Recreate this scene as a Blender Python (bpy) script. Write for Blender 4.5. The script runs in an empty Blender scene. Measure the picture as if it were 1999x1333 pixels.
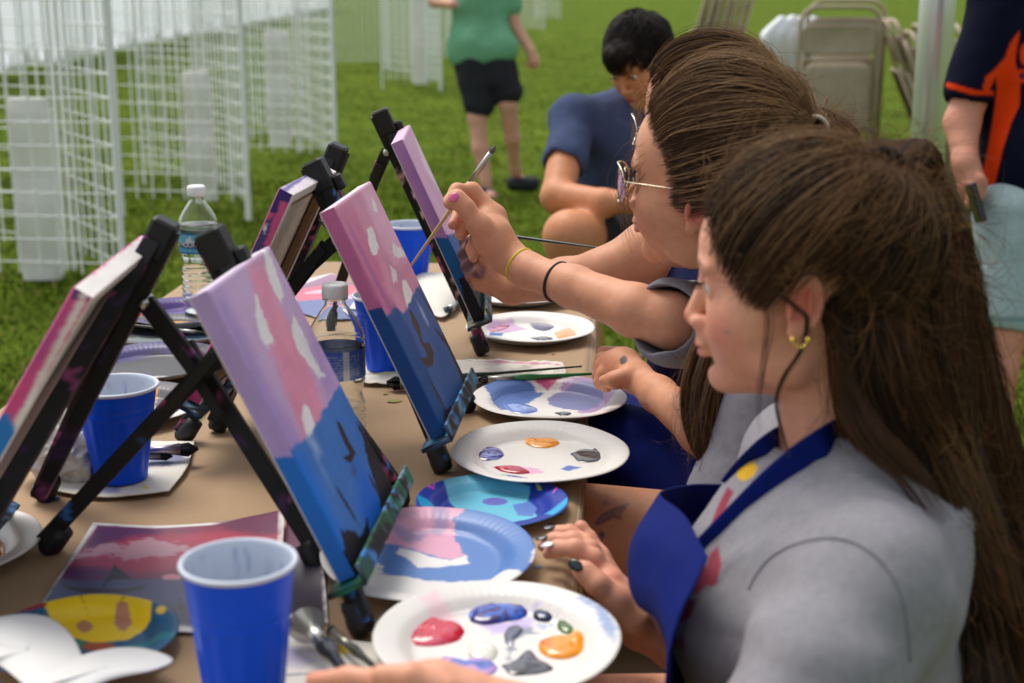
import bpy, math, random
import numpy as np
from mathutils import Vector, Matrix
rnd = random.Random(7); rng = np.random.default_rng(7)
S = bpy.context.scene
C = bpy.context.scene.collection
# ------------------------------------------------------------ camera, world, light
FPX = 2800.0; TH = math.atan(700.5/FPX); CAMZ = 1.35
cam = bpy.data.cameras.new('camera'); co = bpy.data.objects.new('camera', cam); C.objects.link(co)
co.location = (0, 0, CAMZ); co.rotation_euler = (math.pi/2-TH, 0, 0)
cam.sensor_fit = 'HORIZONTAL'; cam.sensor_width = 36; cam.lens = 36*FPX/1999
cam.clip_start = 0.05; cam.clip_end = 600
cam.dof.use_dof = True; cam.dof.focus_distance = 2.05; cam.dof.aperture_fstop = 4.6
S.camera = co
W = bpy.data.worlds.new('World'); S.world = W; W.use_nodes = True
nt = W.node_tree; sky = nt.nodes.new('ShaderNodeTexSky'); sky.sky_type = 'NISHITA'; sky.sun_disc = False
SUN_EL = math.radians(62); SUN_AZ = math.radians(-38)   # azimuth from +Y towards +X
sky.sun_elevation = SUN_EL; sky.sun_rotation = SUN_AZ; sky.air_density = 1.0; sky.dust_density = 3.0; sky.ozone_density = 0.6
bg = nt.nodes['Background']; bg.inputs[1].default_value = 0.15
hs = nt.nodes.new('ShaderNodeHueSaturation'); hs.inputs['Saturation'].default_value = .35; nt.links.new(sky.outputs[0], hs.inputs['Color']); nt.links.new(hs.outputs[0], bg.inputs[0])
sl = bpy.data.lights.new('sun', 'SUN'); sl.energy = 1.45; sl.angle = math.radians(30); sl.color = (1, .95, .87)
so = bpy.data.objects.new('sun', sl); C.objects.link(so)
sd = Vector((math.sin(SUN_AZ)*math.cos(SUN_EL), math.cos(SUN_AZ)*math.cos(SUN_EL), math.sin(SUN_EL)))
so.rotation_euler = (-sd).to_track_quat('-Z', 'Y').to_euler(); so.location = (-3, 4, 9)
S.view_settings.view_transform = 'Standard'; S.view_settings.look = 'None'; S.view_settings.exposure = 0.42; S.view_settings.gamma = 1
S.render.engine = 'CYCLES'; S.cycles.use_denoising = True
S.cycles.max_bounces = 12; S.cycles.diffuse_bounces = 3; S.cycles.glossy_bounces = 4; S.cycles.transparent_max_bounces = 16; S.cycles.transmission_bounces = 12; S.cycles.caustics_refractive = False
# ------------------------------------------------------------ helpers
A3 = lambda *a: np.array(a, float)
CAM = A3(0, 0, CAMZ); FW = A3(0, math.cos(TH), -math.sin(TH)); UP = A3(0, math.sin(TH), math.cos(TH)); RT = A3(1, 0, 0)
def P(x, y, d): return CAM + d*(FW + RT*(x-999.5)/FPX + UP*(666.5-y)/FPX)
def T(x, y, z=.74):
    r = FW + RT*(x-999.5)/FPX + UP*(666.5-y)/FPX
    return CAM + r*(z-CAMZ)/r[2]
def proj(p):
    v = np.asarray(p)-CAM; d = v@FW
    return 999.5+FPX*(v@RT)/d, 666.5-FPX*(v@UP)/d, d
def onplane(x, y, o, n):
    r = FW + RT*(x-999.5)/FPX + UP*(666.5-y)/FPX
    return CAM + r*(((o-CAM)@n)/(r@n))
def unit(v): v = np.asarray(v, float); return v/(np.linalg.norm(v)+1e-12)
def srgb(r, g, b):
    f = lambda c: ((c/255+.055)/1.055)**2.4 if c > 10 else c/255/12.92
    return np.array([f(r), f(g), f(b)])
def hashn(i, j, k=0, s=0):
    n = (i*374761393 + j*668265263 + k*1440670441 + s*974634777) & 0xffffffff
    n = ((n ^ (n >> 13))*1274126177) & 0xffffffff
    return ((n ^ (n >> 16)) & 0xffff)/65535.0
def vnoise(p, s=0):
    p = np.asarray(p, float)
    if p.shape[-1] == 2: p = np.concatenate([p, np.zeros(p.shape[:-1]+(1,))], -1)
    i = np.floor(p).astype(np.int64); f = p-i; f = f*f*(3-2*f); r = 0
    for a in (0, 1):
        for b in (0, 1):
            for c in (0, 1):
                w = (f[..., 0] if a else 1-f[..., 0])*(f[..., 1] if b else 1-f[..., 1])*(f[..., 2] if c else 1-f[..., 2])
                r = r + w*hashn(i[..., 0]+a, i[..., 1]+b, i[..., 2]+c, s)
    return r*2-1
def fbm(p, o=4, s=0):
    r = 0; a = .5; p = np.asarray(p, float)
    for k in range(o): r = r+a*vnoise(p*2**k, s+k*17); a *= .5
    return r
def sstep(a, b, x): t = np.clip((x-a)/(b-a), 0, 1); return t*t*(3-2*t)
def pdist(p, poly):      # signed distance to polygon, negative inside; p (N,2)
    poly = np.asarray(poly, float); d = np.full(len(p), 1e9); ins = np.zeros(len(p), bool)
    for a, b in zip(poly, np.roll(poly, -1, 0)):
        e = b-a; w = p-a; t = np.clip((w@e)/(e@e+1e-12), 0, 1); q = w-t[:, None]*e
        d = np.minimum(d, np.sqrt((q**2).sum(1)))
        c = ((a[1] <= p[:, 1]) != (b[1] <= p[:, 1])) & (p[:, 0] < (b[0]-a[0])*(p[:, 1]-a[1])/(b[1]-a[1]+1e-12)+a[0])
        ins ^= c
    return np.where(ins, -d, d)
def cr(pts, n):          # catmull-rom resample, pts (M,k) -> (n,k)
    pts = np.asarray(pts, float); M = len(pts)
    if M == 2: return pts[0]+(pts[1]-pts[0])*np.linspace(0, 1, n)[:, None]
    q = np.vstack([2*pts[0]-pts[1], pts, 2*pts[-1]-pts[-2]])
    t = np.linspace(0, M-1, n); i = np.clip(t.astype(int), 0, M-2); u = (t-i)[:, None]
    a, b, c, d = q[i], q[i+1], q[i+2], q[i+3]
    return .5*(2*b+(c-a)*u+(2*a-5*b+4*c-d)*u*u+(3*b-a-3*c+d)*u**3)
# ------------------------------------------------------------ materials
MATS = {}
def mat(name, col=(.5, .5, .5), rough=.6, metal=0, attr=False, bump=0, bscale=60, var=0, vscale=8, sss=0, trans=0, ior=1.45, spec=.5, coat=0, stretch=None, sheen=0, bdist=.002):
    if name in MATS: return MATS[name]
    m = bpy.data.materials.new(name); m.use_nodes = True; n = m.node_tree; b = n.nodes['Principled BSDF']; L = n.links.new
    b.inputs['Base Color'].default_value = (*col, 1); b.inputs['Roughness'].default_value = rough; b.inputs['Metallic'].default_value = metal
    b.inputs['IOR'].default_value = ior; b.inputs['Specular IOR Level'].default_value = spec
    if coat: b.inputs['Coat Weight'].default_value = coat; b.inputs['Coat Roughness'].default_value = .15
    if sheen: b.inputs['Sheen Weight'].default_value = sheen
    if trans: b.inputs['Transmission Weight'].default_value = trans
    if sss:
        b.inputs['Subsurface Weight'].default_value = sss; b.inputs['Subsurface Radius'].default_value = (1, .35, .2); b.inputs['Subsurface Scale'].default_value = .008
    src = None
    if attr:
        a = n.nodes.new('ShaderNodeVertexColor'); a.layer_name = 'Col'; src = a.outputs[0]
    tc = n.nodes.new('ShaderNodeTexCoord')
    def nz(scale, det=6):
        t = n.nodes.new('ShaderNodeTexNoise'); t.inputs['Scale'].default_value = scale; t.inputs['Detail'].default_value = det
        v = tc.outputs['Object']
        if stretch:
            mp = n.nodes.new('ShaderNodeMapping'); mp.inputs['Scale'].default_value = stretch; L(v, mp.inputs[0]); v = mp.outputs[0]
        L(v, t.inputs['Vector']); return t.outputs[0]
    if var:
        mx = n.nodes.new('ShaderNodeMix'); mx.data_type = 'RGBA'; mx.blend_type = 'MULTIPLY'
        r = n.nodes.new('ShaderNodeMapRange'); r.inputs[1].default_value = .3; r.inputs[2].default_value = .7; r.inputs[3].default_value = 1-var; r.inputs[4].default_value = 1+var
        L(nz(vscale), r.inputs[0]); mx.inputs[0].default_value = 1
        if src: L(src, mx.inputs[6])
        else: mx.inputs[6].default_value = (*col, 1)
        L(r.outputs[0], mx.inputs[7]); src = mx.outputs[2]
    if src: L(src, b.inputs['Base Color'])
    if bump:
        bm = n.nodes.new('ShaderNodeBump'); bm.inputs['Strength'].default_value = bump; bm.inputs['Distance'].default_value = bdist
        L(nz(bscale), bm.inputs['Height']); L(bm.outputs[0], b.inputs['Normal'])
    MATS[name] = m; return m
skin_m = mat('skin', attr=True, rough=.52, sss=.10, bump=.35, bscale=420, var=.07, vscale=70, bdist=.0006, spec=.4)
hair_m = mat('hair', attr=True, rough=.6, spec=.25)
paintart = mat('dried_paint', attr=True, rough=.5, spec=.3, bump=.55, bscale=150, bdist=.0012, stretch=(3, 3, .5))
wet = mat('wet_paint', attr=True, rough=.12, spec=.6, coat=.6, bump=.12, bscale=60, bdist=.001)
paper_m = mat('printed_paper', attr=True, rough=.35, spec=.5)
platem = mat('paper_plate', attr=True, rough=.38, spec=.5, bump=.1, bscale=300, bdist=.0004)
cloth_m = mat('cotton', attr=True, rough=.95, spec=.15, bump=.5, bscale=700, bdist=.0006, var=.07, vscale=120)
blackw = mat('black_metal', attr=True, rough=.5, spec=.3, bump=.2, bscale=90, bdist=.0008)
rubber = mat('black_rubber', (.012, .012, .012), rough=.5)
steel = mat('steel', (.5, .48, .44), rough=.3, metal=1)
# ------------------------------------------------------------ objects
def link(o, parent=None):
    C.objects.link(o)
    if parent: o.parent = parent
    return o
def thing(name, label, cat, loc=(0, 0, 0), rz=0, group=None):
    o = bpy.data.objects.new(name, None); C.objects.link(o); o.location = tuple(loc); o.rotation_euler = (0, 0, rz)
    o.empty_display_size = .05; o['label'] = label; o['category'] = cat
    if group: o['group'] = group
    return o
def tag(o, label=None, cat=None, group=None, kind=None):
    if label: o['label'] = label
    if cat: o['category'] = cat
    if group: o['group'] = group
    if kind: o['kind'] = kind
    return o
def inv(parent):
    return (Matrix.Translation(parent.location) @ parent.rotation_euler.to_matrix().to_4x4()).inverted() if parent else None
def mk(name, v, f, m=None, parent=None, col=None, smooth=True, world=True):
    """one mesh object; v in world coordinates (converted into the parent's frame)"""
    v = np.asarray(v, float)
    if parent and world:
        pm = parent; M = Matrix.Identity(4)
        while pm: M = (Matrix.Translation(pm.location) @ pm.rotation_euler.to_matrix().to_4x4()) @ M; pm = pm.parent
        Mi = np.array(M.inverted()); v = v@Mi[:3, :3].T+Mi[:3, 3]
    me = bpy.data.meshes.new(name)
    if isinstance(f, np.ndarray):
        k = f.shape[1]; me.vertices.add(len(v)); me.vertices.foreach_set('co', v.astype(np.float32).ravel())
        me.loops.add(f.size); me.loops.foreach_set('vertex_index', f.astype(np.int32).ravel())
        me.polygons.add(len(f)); me.polygons.foreach_set('loop_start', np.arange(0, f.size, k, dtype=np.int32))
        me.update(calc_edges=True); me.validate()
    else:
        me.from_pydata(v.tolist(), [], [list(q) for q in f])
    if smooth: me.polygons.foreach_set('use_smooth', np.ones(len(me.polygons), bool))
    if col is not None:
        col = np.asarray(col, float)
        if col.ndim == 1: col = np.tile(col, (len(v), 1))
        a = me.color_attributes.new('Col', 'FLOAT_COLOR', 'POINT')
        c4 = np.ones((len(v), 4), np.float32); c4[:, :3] = np.clip(col, 0, 1); a.data.foreach_set('color', c4.ravel())
    if m: me.materials.append(m)
    me.update()
    return link(bpy.data.objects.new(name, me), parent)
class MB:
    def __init__(s): s.v = []; s.f = []; s.n = 0; s.c = []
    def add(s, v, f, c=None):
        v = np.asarray(v, float); s.v.append(v); s.f += [tuple(int(i)+s.n for i in q) for q in f]; s.n += len(v)
        s.c.append(np.tile(np.asarray(c if c is not None else (.5, .5, .5), float), (len(v), 1)) if c is None or np.ndim(c) == 1 else np.asarray(c))
    def box(s, c, sz, R=None, col=None, bev=.0):
        c = np.asarray(c, float); h = np.asarray(sz, float)/2; R = np.eye(3) if R is None else np.asarray(R)
        if bev <= 0:
            q = np.array([[x, y, z] for x in (-1, 1) for y in (-1, 1) for z in (-1, 1)])*h
            fs = [(0, 1, 3, 2), (4, 6, 7, 5), (0, 4, 5, 1), (2, 3, 7, 6), (0, 2, 6, 4), (1, 5, 7, 3)]
            s.add(c+q@R.T, fs, col); return
        # bevelled prism along local z
        b = bev; x, y, z = h; o = [(-x+b, -y), (x-b, -y), (x, -y+b), (x, y-b), (x-b, y), (-x+b, y), (-x, y-b), (-x, -y+b)]
        i = [(px*(1-b/max(x, 1e-6)), py*(1-b/max(y, 1e-6))) for px, py in o]; r = []
        for zz, oo in ((-z, i), (-z+b, o), (z-b, o), (z, i)): r += [(px, py, zz) for px, py in oo]
        fs = [tuple(range(7, -1, -1)), tuple(range(24, 32))]
        for k in range(3):
            for j in range(8): a = k*8+j; bb = k*8+(j+1) % 8; fs.append((a, bb, bb+8, a+8))
        s.add(c+np.array(r)@R.T, fs, col)
    def bar(s, a, b, w, t, side=None, col=None, bev=.0008):
        """rectangular bar from a to b; w across 'side', t the other way"""
        a = np.asarray(a, float); b = np.asarray(b, float); z = unit(b-a)
        sd_ = unit(side if side is not None else (0, 1, 0)); x = unit(sd_-z*(sd_@z)); y = np.cross(z, x)
        s.box((a+b)/2, (w, t, np.linalg.norm(b-a)), np.array([x, y, z]).T, col, bev)
    def tube(s, pts, r, n=8, col=None, caps=True):
        pts = np.asarray(pts, float); M = len(pts); r = np.full(M, r) if np.ndim(r) == 0 else np.asarray(r)
        tg = np.gradient(pts, axis=0); tg /= np.linalg.norm(tg, axis=1)[:, None]+1e-12
        u = unit(np.cross(tg[0], (0, 0, 1) if abs(tg[0][2]) < .9 else (1, 0, 0))); vs = []
        for i in range(M):
            u = unit(u-tg[i]*(u@tg[i])); w = np.cross(tg[i], u); a = np.arange(n)*2*np.pi/n
            vs.append(pts[i]+r[i]*(np.cos(a)[:, None]*u+np.sin(a)[:, None]*w))
        fs = [(i*n+j, i*n+(j+1) % n, (i+1)*n+(j+1) % n, (i+1)*n+j) for i in range(M-1) for j in range(n)]
        if caps: fs += [tuple(range(n-1, -1, -1)), tuple((M-1)*n+j for j in range(n))]
        c = col
        if c is not None and np.ndim(c) == 2: c = np.repeat(np.asarray(c), n, 0)
        s.add(np.vstack(vs), fs, c)
    def lathe(s, prof, c=(0, 0, 0), n=48, R=None, col=None, flute=None):
        """prof [(r,z)..]"""
        vs = []; a = np.arange(n)*2*np.pi/n
        for k, (r, z) in enumerate(prof):
            rr = r*np.ones(n) if flute is None else r*(1+flute(a, z))
            vs.append(np.stack([rr*np.cos(a), rr*np.sin(a), z*np.ones(n)], 1))
        v = np.vstack(vs); v = v if R is None else v@np.asarray(R).T
        fs = [(i*n+j, i*n+(j+1) % n, (i+1)*n+(j+1) % n, (i+1)*n+j) for i in range(len(prof)-1) for j in range(n)]
        s.add(v+np.asarray(c, float), fs, col)
    def ell(s, c, r, R=None, col=None, n=16):
        prof = [(math.sin(t), -math.cos(t)) for t in np.linspace(0.001, math.pi-.001, n//2+1)]
        m = MB(); m.lathe(prof, n=n); v = m.v[0]*np.asarray(r)
        if R is not None: v = v@np.asarray(R).T
        s.add(v+np.asarray(c, float), m.f, col)
    def build(s, name, m=None, parent=None, smooth=False):
        o = mk(name, np.vstack(s.v), s.f, m, parent, np.vstack(s.c), smooth)
        return o
def grid_faces(nx, ny, wrap=False):
    i, j = np.meshgrid(np.arange(nx-1), np.arange(ny-1 if not wrap else ny), indexing='ij'); j2 = (j+1) % ny
    return np.stack([i*ny+j, (i+1)*ny+j, (i+1)*ny+j2, i*ny+j2], -1).reshape(-1, 4)
def sheet(name, net, m, parent=None, nx=24, ny=24, th=.0015, col=None, wr=None, colf=None, flat=False):
    """cloth/paper from a control net (rows x cols x 3), given real thickness"""
    net = np.asarray(net, float); a = np.stack([cr(net[:, j], nx) for j in range(net.shape[1])], 1)
    g = np.stack([cr(a[i], ny) for i in range(nx)], 0)
    du = np.gradient(g, axis=0); dv = np.gradient(g, axis=1); nn = np.cross(du, dv); nn /= np.linalg.norm(nn, axis=-1)[..., None]+1e-12
    if wr: g = g+nn*(wr[0]*fbm(g*wr[1], 3, 5))[..., None]
    top = (g+nn*th/2).reshape(-1, 3); bot = (g-nn*th/2).reshape(-1, 3); F = grid_faces(nx, ny); N = len(top)
    fs = [F, F[:, ::-1]+N]; idx = np.arange(N).reshape(nx, ny)
    for e in (idx[0], idx[-1][::-1], idx[:, -1], idx[:, 0][::-1]): fs.append(np.stack([e[:-1], e[1:], e[1:]+N, e[:-1]+N], 1))
    v = np.vstack([top, bot]); c = col if colf is None else colf(v)
    return mk(name, v, np.vstack(fs), m, parent, c, True)
# ------------------------------------------------------------ signed-distance modelling
class SDF:
    def __init__(s): s.p = []
    def rc(s, a, b, ra, rb=None, k=.01, sub=False):
        a = np.asarray(a, float); b = np.asarray(b, float); rb = ra if rb is None else rb
        s.p.append(('rc', a, b, ra, rb, k, sub, (a+b)/2, np.linalg.norm(b-a)/2+max(ra, rb))); return s
    def el(s, c, r, R=None, k=.01, sub=False):
        c = np.asarray(c, float); r = np.asarray(r, float); R = np.eye(3) if R is None else np.asarray(R)
        s.p.append(('el', c, r, R, None, k, sub, c, r.max())); return s
    def chain(s, pts, k=.01):
        for (a, ra), (b, rb) in zip(pts[:-1], pts[1:]): s.rc(a, b, ra, rb, k)
        return s
    def cut(s, o, n, k=.004):   # remove the half space in direction n
        s.p.append(('pl', np.asarray(o, float), unit(n), 0, None, k, True, np.asarray(o, float), 1e9)); return s
    def ev(s, q, lo=None, rad=None):
        d = None
        for p in s.p:
            kd, a, b, ra, rb, k, sub, bc, br = p
            if lo is None: sel = slice(None); Q = q
            else:
                sel = np.nonzero(((lo-bc)**2).sum(1) < (rad+br+k*1.5+(.08 if kd == 'el' else .035))**2)[0] if br < 1e8 else np.arange(len(lo))
                if len(sel) == 0: 
                    if d is None: d = np.full(q.shape[:-1], .2, np.float32)
                    continue
                Q = q[sel]
            if kd == 'rc':
                ba = b-a; l2 = ba@ba+1e-12; rr = ra-rb; w = Q-a; h = np.clip((w@ba)/l2, 0, 1)
                v = np.sqrt(((w-h[..., None]*ba)**2).sum(-1))-(ra-rr*h)
            elif kd == 'el':
                w = (Q-a)@ra if isinstance(ra, np.ndarray) else (Q-a); k0 = np.sqrt(((w/b)**2).sum(-1)); k1 = np.sqrt(((w/(b*b))**2).sum(-1))+1e-9
                v = k0*(k0-1)/k1
            else: v = -((Q-a)@b)
            v = v.astype(np.float32)
            if d is None: d = np.full(q.shape[:-1], .2, np.float32)
            o = d[sel]
            if sub:
                v = -v if kd != 'pl' else -v
                h = np.clip(.5-.5*(o-v)/k, 0, 1) if False else np.clip(.5+.5*(v-o)/k, 0, 1)
                r = o+(v-o)*h+k*h*(1-h)
            else:
                h = np.clip(.5+.5*(o-v)/k, 0, 1); r = o+(v-o)*h-k*h*(1-h)
            d[sel] = r
        return d
    def mesh(s, vox, disp=None):
        lo = np.min([p[7]-p[8] for p in s.p if p[0] != 'pl' and not p[6]], 0)-.01; hi = np.max([p[7]+p[8] for p in s.p if p[0] != 'pl' and not p[6]], 0)+.01
        n = 12; bs = n*vox; nb = np.ceil((hi-lo)/bs).astype(int)
        I = np.stack(np.meshgrid(*[np.arange(k) for k in nb], indexing='ij'), -1).reshape(-1, 3)
        ctr = lo+(I+.5)*bs; rad = bs*.87
        dc = s.ev(ctr[:, None, :], ctr, rad)[:, 0]
        if disp: rad2 = rad+.012
        else: rad2 = rad+.004
        I = I[np.abs(dc) < rad2*1.4+.004]
        g = np.stack(np.meshgrid(*[np.arange(n+1)]*3, indexing='ij'), -1)*vox
        K = []; V = []; sg = []
        G = nb*n+2
        allk = []; allv = []; edges = []
        for st in range(0, len(I), 400):
            J = I[st:st+400]; b0 = lo+J*bs; q = (b0[:, None, None, None, :]+g[None]).reshape(len(J), -1, 3)
            d = s.ev(q, b0+bs/2, rad)
            if disp is not None: 
                near = np.abs(d) < .02; dd = np.zeros_like(d); dd[near] = disp(q[near]); d = d+dd
            d = d.reshape(len(J), n+1, n+1, n+1); d = np.where(d == 0, 1e-7, d)
            sgn = d < 0
            cnt = sum(sgn[:, a:n+a, b:n+b, c:n+c].astype(np.int8) for a in (0, 1) for b in (0, 1) for c in (0, 1))
            act = (cnt > 0) & (cnt < 8); bi, x, y, z = np.nonzero(act)
            if len(bi) == 0: continue
            acc = np.zeros((len(bi), 3)); num = np.zeros(len(bi))
            for ax in range(3):
                for a in (0, 1):
                    for b in (0, 1):
                        o0 = [0, 0, 0]; ot = [i for i in range(3) if i != ax]; o0[ot[0]] = a; o0[ot[1]] = b; o1 = list(o0); o1[ax] = 1
                        d0 = d[bi, x+o0[0], y+o0[1], z+o0[2]]; d1 = d[bi, x+o1[0], y+o1[1], z+o1[2]]
                        cx = (d0 < 0) != (d1 < 0); t = np.where(cx, d0/(d0-d1+1e-20), 0); pt = np.tile(np.array(o0, float), (len(bi), 1)); pt[:, ax] += t
                        acc += pt*cx[:, None]; num += cx
            cell = J[bi]*n+np.stack([x, y, z], 1); vv = lo+(cell+acc/num[:, None])*vox
            key = (cell[:, 0]*G[1]+cell[:, 1])*G[2]+cell[:, 2]; allk.append(key); allv.append(vv)
            base = sgn[bi, x, y, z]
            for ax in range(3):
                o = [0, 0, 0]; o[ax] = 1; e = sgn[bi, x+o[0], y+o[1], z+o[2]]; c = base != e
                edges.append((ax, cell[c], base[c]))
        key = np.concatenate(allk); V = np.vstack(allv); od = np.argsort(key); key = key[od]; V = V[od]
        fs = []
        for ax, cell, b in edges:
            if len(cell) == 0: continue
            u, w = (ax+1) % 3, (ax+2) % 3; du = np.zeros(3, int); du[u] = 1; dw = np.zeros(3, int); dw[w] = 1; q = []; ok = np.ones(len(cell), bool)
            for o in (0*du, -du, -du-dw, -dw):
                cc = cell+o; kk = (cc[:, 0]*G[1]+cc[:, 1])*G[2]+cc[:, 2]; ix = np.clip(np.searchsorted(key, kk), 0, len(key)-1); ok &= key[ix] == kk; q.append(ix)
            q = np.stack(q, 1); q[~b] = q[~b][:, ::-1]; fs.append(q[ok])
        F = np.vstack(fs)
        return V, F
def smoothmesh(V, F, it=2, lam=.5):
    e = np.vstack([F[:, [0, 1]], F[:, [1, 2]], F[:, [2, 3]], F[:, [3, 0]]]); n = len(V)
    for _ in range(it):
        acc = np.zeros_like(V); c = np.zeros(n)
        for k in range(3): acc[:, k] = np.bincount(e[:, 0], V[e[:, 1], k], n)+np.bincount(e[:, 1], V[e[:, 0], k], n)
        c = np.bincount(e[:, 0], minlength=n)+np.bincount(e[:, 1], minlength=n)
        V = V+lam*(acc/np.maximum(c, 1)[:, None]-V)
    return V
# ------------------------------------------------------------ painted surfaces
def basis(n):
    n = unit(n); e1 = unit(np.cross(n, (0, 0, 1) if abs(n[2]) < .9 else (0, 1, 0))); return e1, np.cross(n, e1)
def paintcol(v, o, n, base, layers, mott=.04, ns=60, seed=0):
    """surface colour of points v near the plane (o, n): base plus painted shapes"""
    o = np.asarray(o, float); e1, e2 = basis(n); q = np.stack([(v-o)@e1, (v-o)@e2], 1)
    c = np.tile(srgb(*base), (len(v), 1))
    for k, L in enumerate(layers):
        poly, colr = L[0], srgb(*L[1]); soft = L[2] if len(L) > 2 else .0012; na = L[3] if len(L) > 3 else .003; op = L[4] if len(L) > 4 else 1
        pp = np.array([(onplane(x, y, o, n)-o) for x, y in poly]); pp = np.stack([pp@e1, pp@e2], 1)
        if len(pp) == 1: continue
        d = pdist(q, pp)+.0006+na*fbm(q*110, 3, seed+k*7)+na*.9*fbm(q*np.array([45, 420]), 3, seed+k*5+3)
        m = (1-sstep(-soft*1.5, soft*1.5, d))*op; c = c*(1-m[:, None])+colr*m[:, None]
    c *= (1+mott*1.6*fbm(v*ns*.25, 3, seed+98))[:, None]
    c *= (1+mott*fbm(q*ns, 4, seed+99))[:, None]*(1+mott*.7*fbm(q*np.array([25, 260]), 3, seed+31))[:, None]
    return c
def stroke(x0, y0, x1, y1, w):
    dx, dy = x1-x0, y1-y0; l = math.hypot(dx, dy); nx, ny = -dy/l*w/2, dx/l*w/2
    return [(x0+nx*.4, y0+ny*.4), ((x0+x1)/2+nx, (y0+y1)/2+ny), (x1+nx*.3, y1+ny*.3), (x1-nx*.3, y1-ny*.3), ((x0+x1)/2-nx, (y0+y1)/2-ny), (x0-nx*.4, y0-ny*.4)]
def ovl(cx, cy, rx, ry, n=14, rot=0, ph=0):
    return [(cx+rx*math.cos(a)*math.cos(rot)-ry*math.sin(a)*math.sin(rot), cy+rx*math.cos(a)*math.sin(rot)+ry*math.sin(a)*math.cos(rot)) for a in np.linspace(0, 2*math.pi, n, endpoint=False)]
# ------------------------------------------------------------ ground and far surroundings
def build_ground():
    xs = np.concatenate([[-300, -150, -60, -30], np.linspace(-14, 14, 90), [30, 60, 150, 300]])
    ys = np.concatenate([[-60, -20, -8], np.linspace(-3, 26, 120), np.linspace(28, 80, 30), [120, 220, 500]])
    X, Y = np.meshgrid(xs, ys, indexing='ij'); Z = .025*fbm(np.stack([X, Y], -1)*.6, 3)-.02
    v = np.stack([X, Y, Z], -1).reshape(-1, 3); m = bpy.data.materials.new('lawn'); m.use_nodes = True; n = m.node_tree; b = n.nodes['Principled BSDF']; L = n.links.new
    b.inputs['Roughness'].default_value = 1; b.inputs['Specular IOR Level'].default_value = .03
    tc = n.nodes.new('ShaderNodeTexCoord')
    def nz(s, d=8):
        t = n.nodes.new('ShaderNodeTexNoise'); t.inputs['Scale'].default_value = s; t.inputs['Detail'].default_value = d; L(tc.outputs['Object'], t.inputs['Vector']); return t.outputs[0]
    r = n.nodes.new('ShaderNodeValToRGB'); e = r.color_ramp.elements; e[0].position = .3; e[0].color = (.042, .076, .007, 1); e[1].position = .68; e[1].color = (.165, .225, .022, 1)
    k = e.new(.5); k.color = (.098, .148, .014, 1)
    mx = n.nodes.new('ShaderNodeMath'); mx.operation = 'ADD'; m1 = n.nodes.new('ShaderNodeMath'); m1.operation = 'MULTIPLY'; m1.inputs[1].default_value = .5; m2 = n.nodes.new('ShaderNodeMath'); m2.operation = 'MULTIPLY'; m2.inputs[1].default_value = .5
    L(nz(1.6), m1.inputs[0]); L(nz(26), m2.inputs[0]); L(m1.outputs[0], mx.inputs[0]); L(m2.outputs[0], mx.inputs[1]); L(mx.outputs[0], r.inputs[0]); L(r.outputs[0], b.inputs['Base Color'])
    bm = n.nodes.new('ShaderNodeBump'); bm.inputs['Strength'].default_value = .8; bm.inputs['Distance'].default_value = .03; L(nz(60), bm.inputs['Height']); L(bm.outputs[0], b.inputs['Normal'])
    o = mk('ground', v, grid_faces(len(xs), len(ys)), m); tag(o, kind='structure')
    # grass blades
    N = 170000; y = 1.2+9*rng.random(N)**1.3+30*rng.random(N)**7; x = (rng.random(N)-.5)*(1.6+.85*y)+.05
    z = .025*fbm(np.stack([x, y], -1)*.6, 3)-.022; h = (.012+.022*rng.random(N))*(1+.5*vnoise(np.stack([x, y], -1)*3)); w = .0022+.0022*rng.random(N)+.0003*y
    a = rng.random(N)*6.28; lean = .5+.7*rng.random(N); dx = np.cos(a); dy = np.sin(a)
    p0 = np.stack([x-dy*w, y+dx*w, z], 1); p1 = np.stack([x+dy*w, y-dx*w, z], 1); p2 = np.stack([x+dx*h*lean*.4, y+dy*h*lean*.4, z+h*.65], 1)
    p2a = p2+np.stack([-dy*w*.7, dx*w*.7, 0*w], 1); p2b = p2-np.stack([-dy*w*.7, dx*w*.7, 0*w], 1); p3 = np.stack([x+dx*h*lean, y+dy*h*lean, z+h], 1)
    v = np.stack([p0, p1, p2b, p2a, p3], 1).reshape(-1, 3); i = np.arange(N)*5
    me_f = np.vstack([np.stack([i, i+1, i+2, i+3], 1), np.stack([i+3, i+2, i+4, i+4], 1)])
    t = rng.random(N)[:, None]; c = np.array([.050, .092, .008])*(1-t)+np.array([.175, .235, .022])*t; dry = rng.random(N) < .06; c[dry] = (.30, .24, .08)
    f = [tuple(q) if q[2] != q[3] else tuple(q[:3]) for q in me_f.tolist()]
    g = mk('grass', v, f, mat('grass_blades', attr=True, rough=.9, spec=.06), None, np.repeat(c, 5, 0), False); tag(g, kind='stuff')
build_ground()
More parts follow.
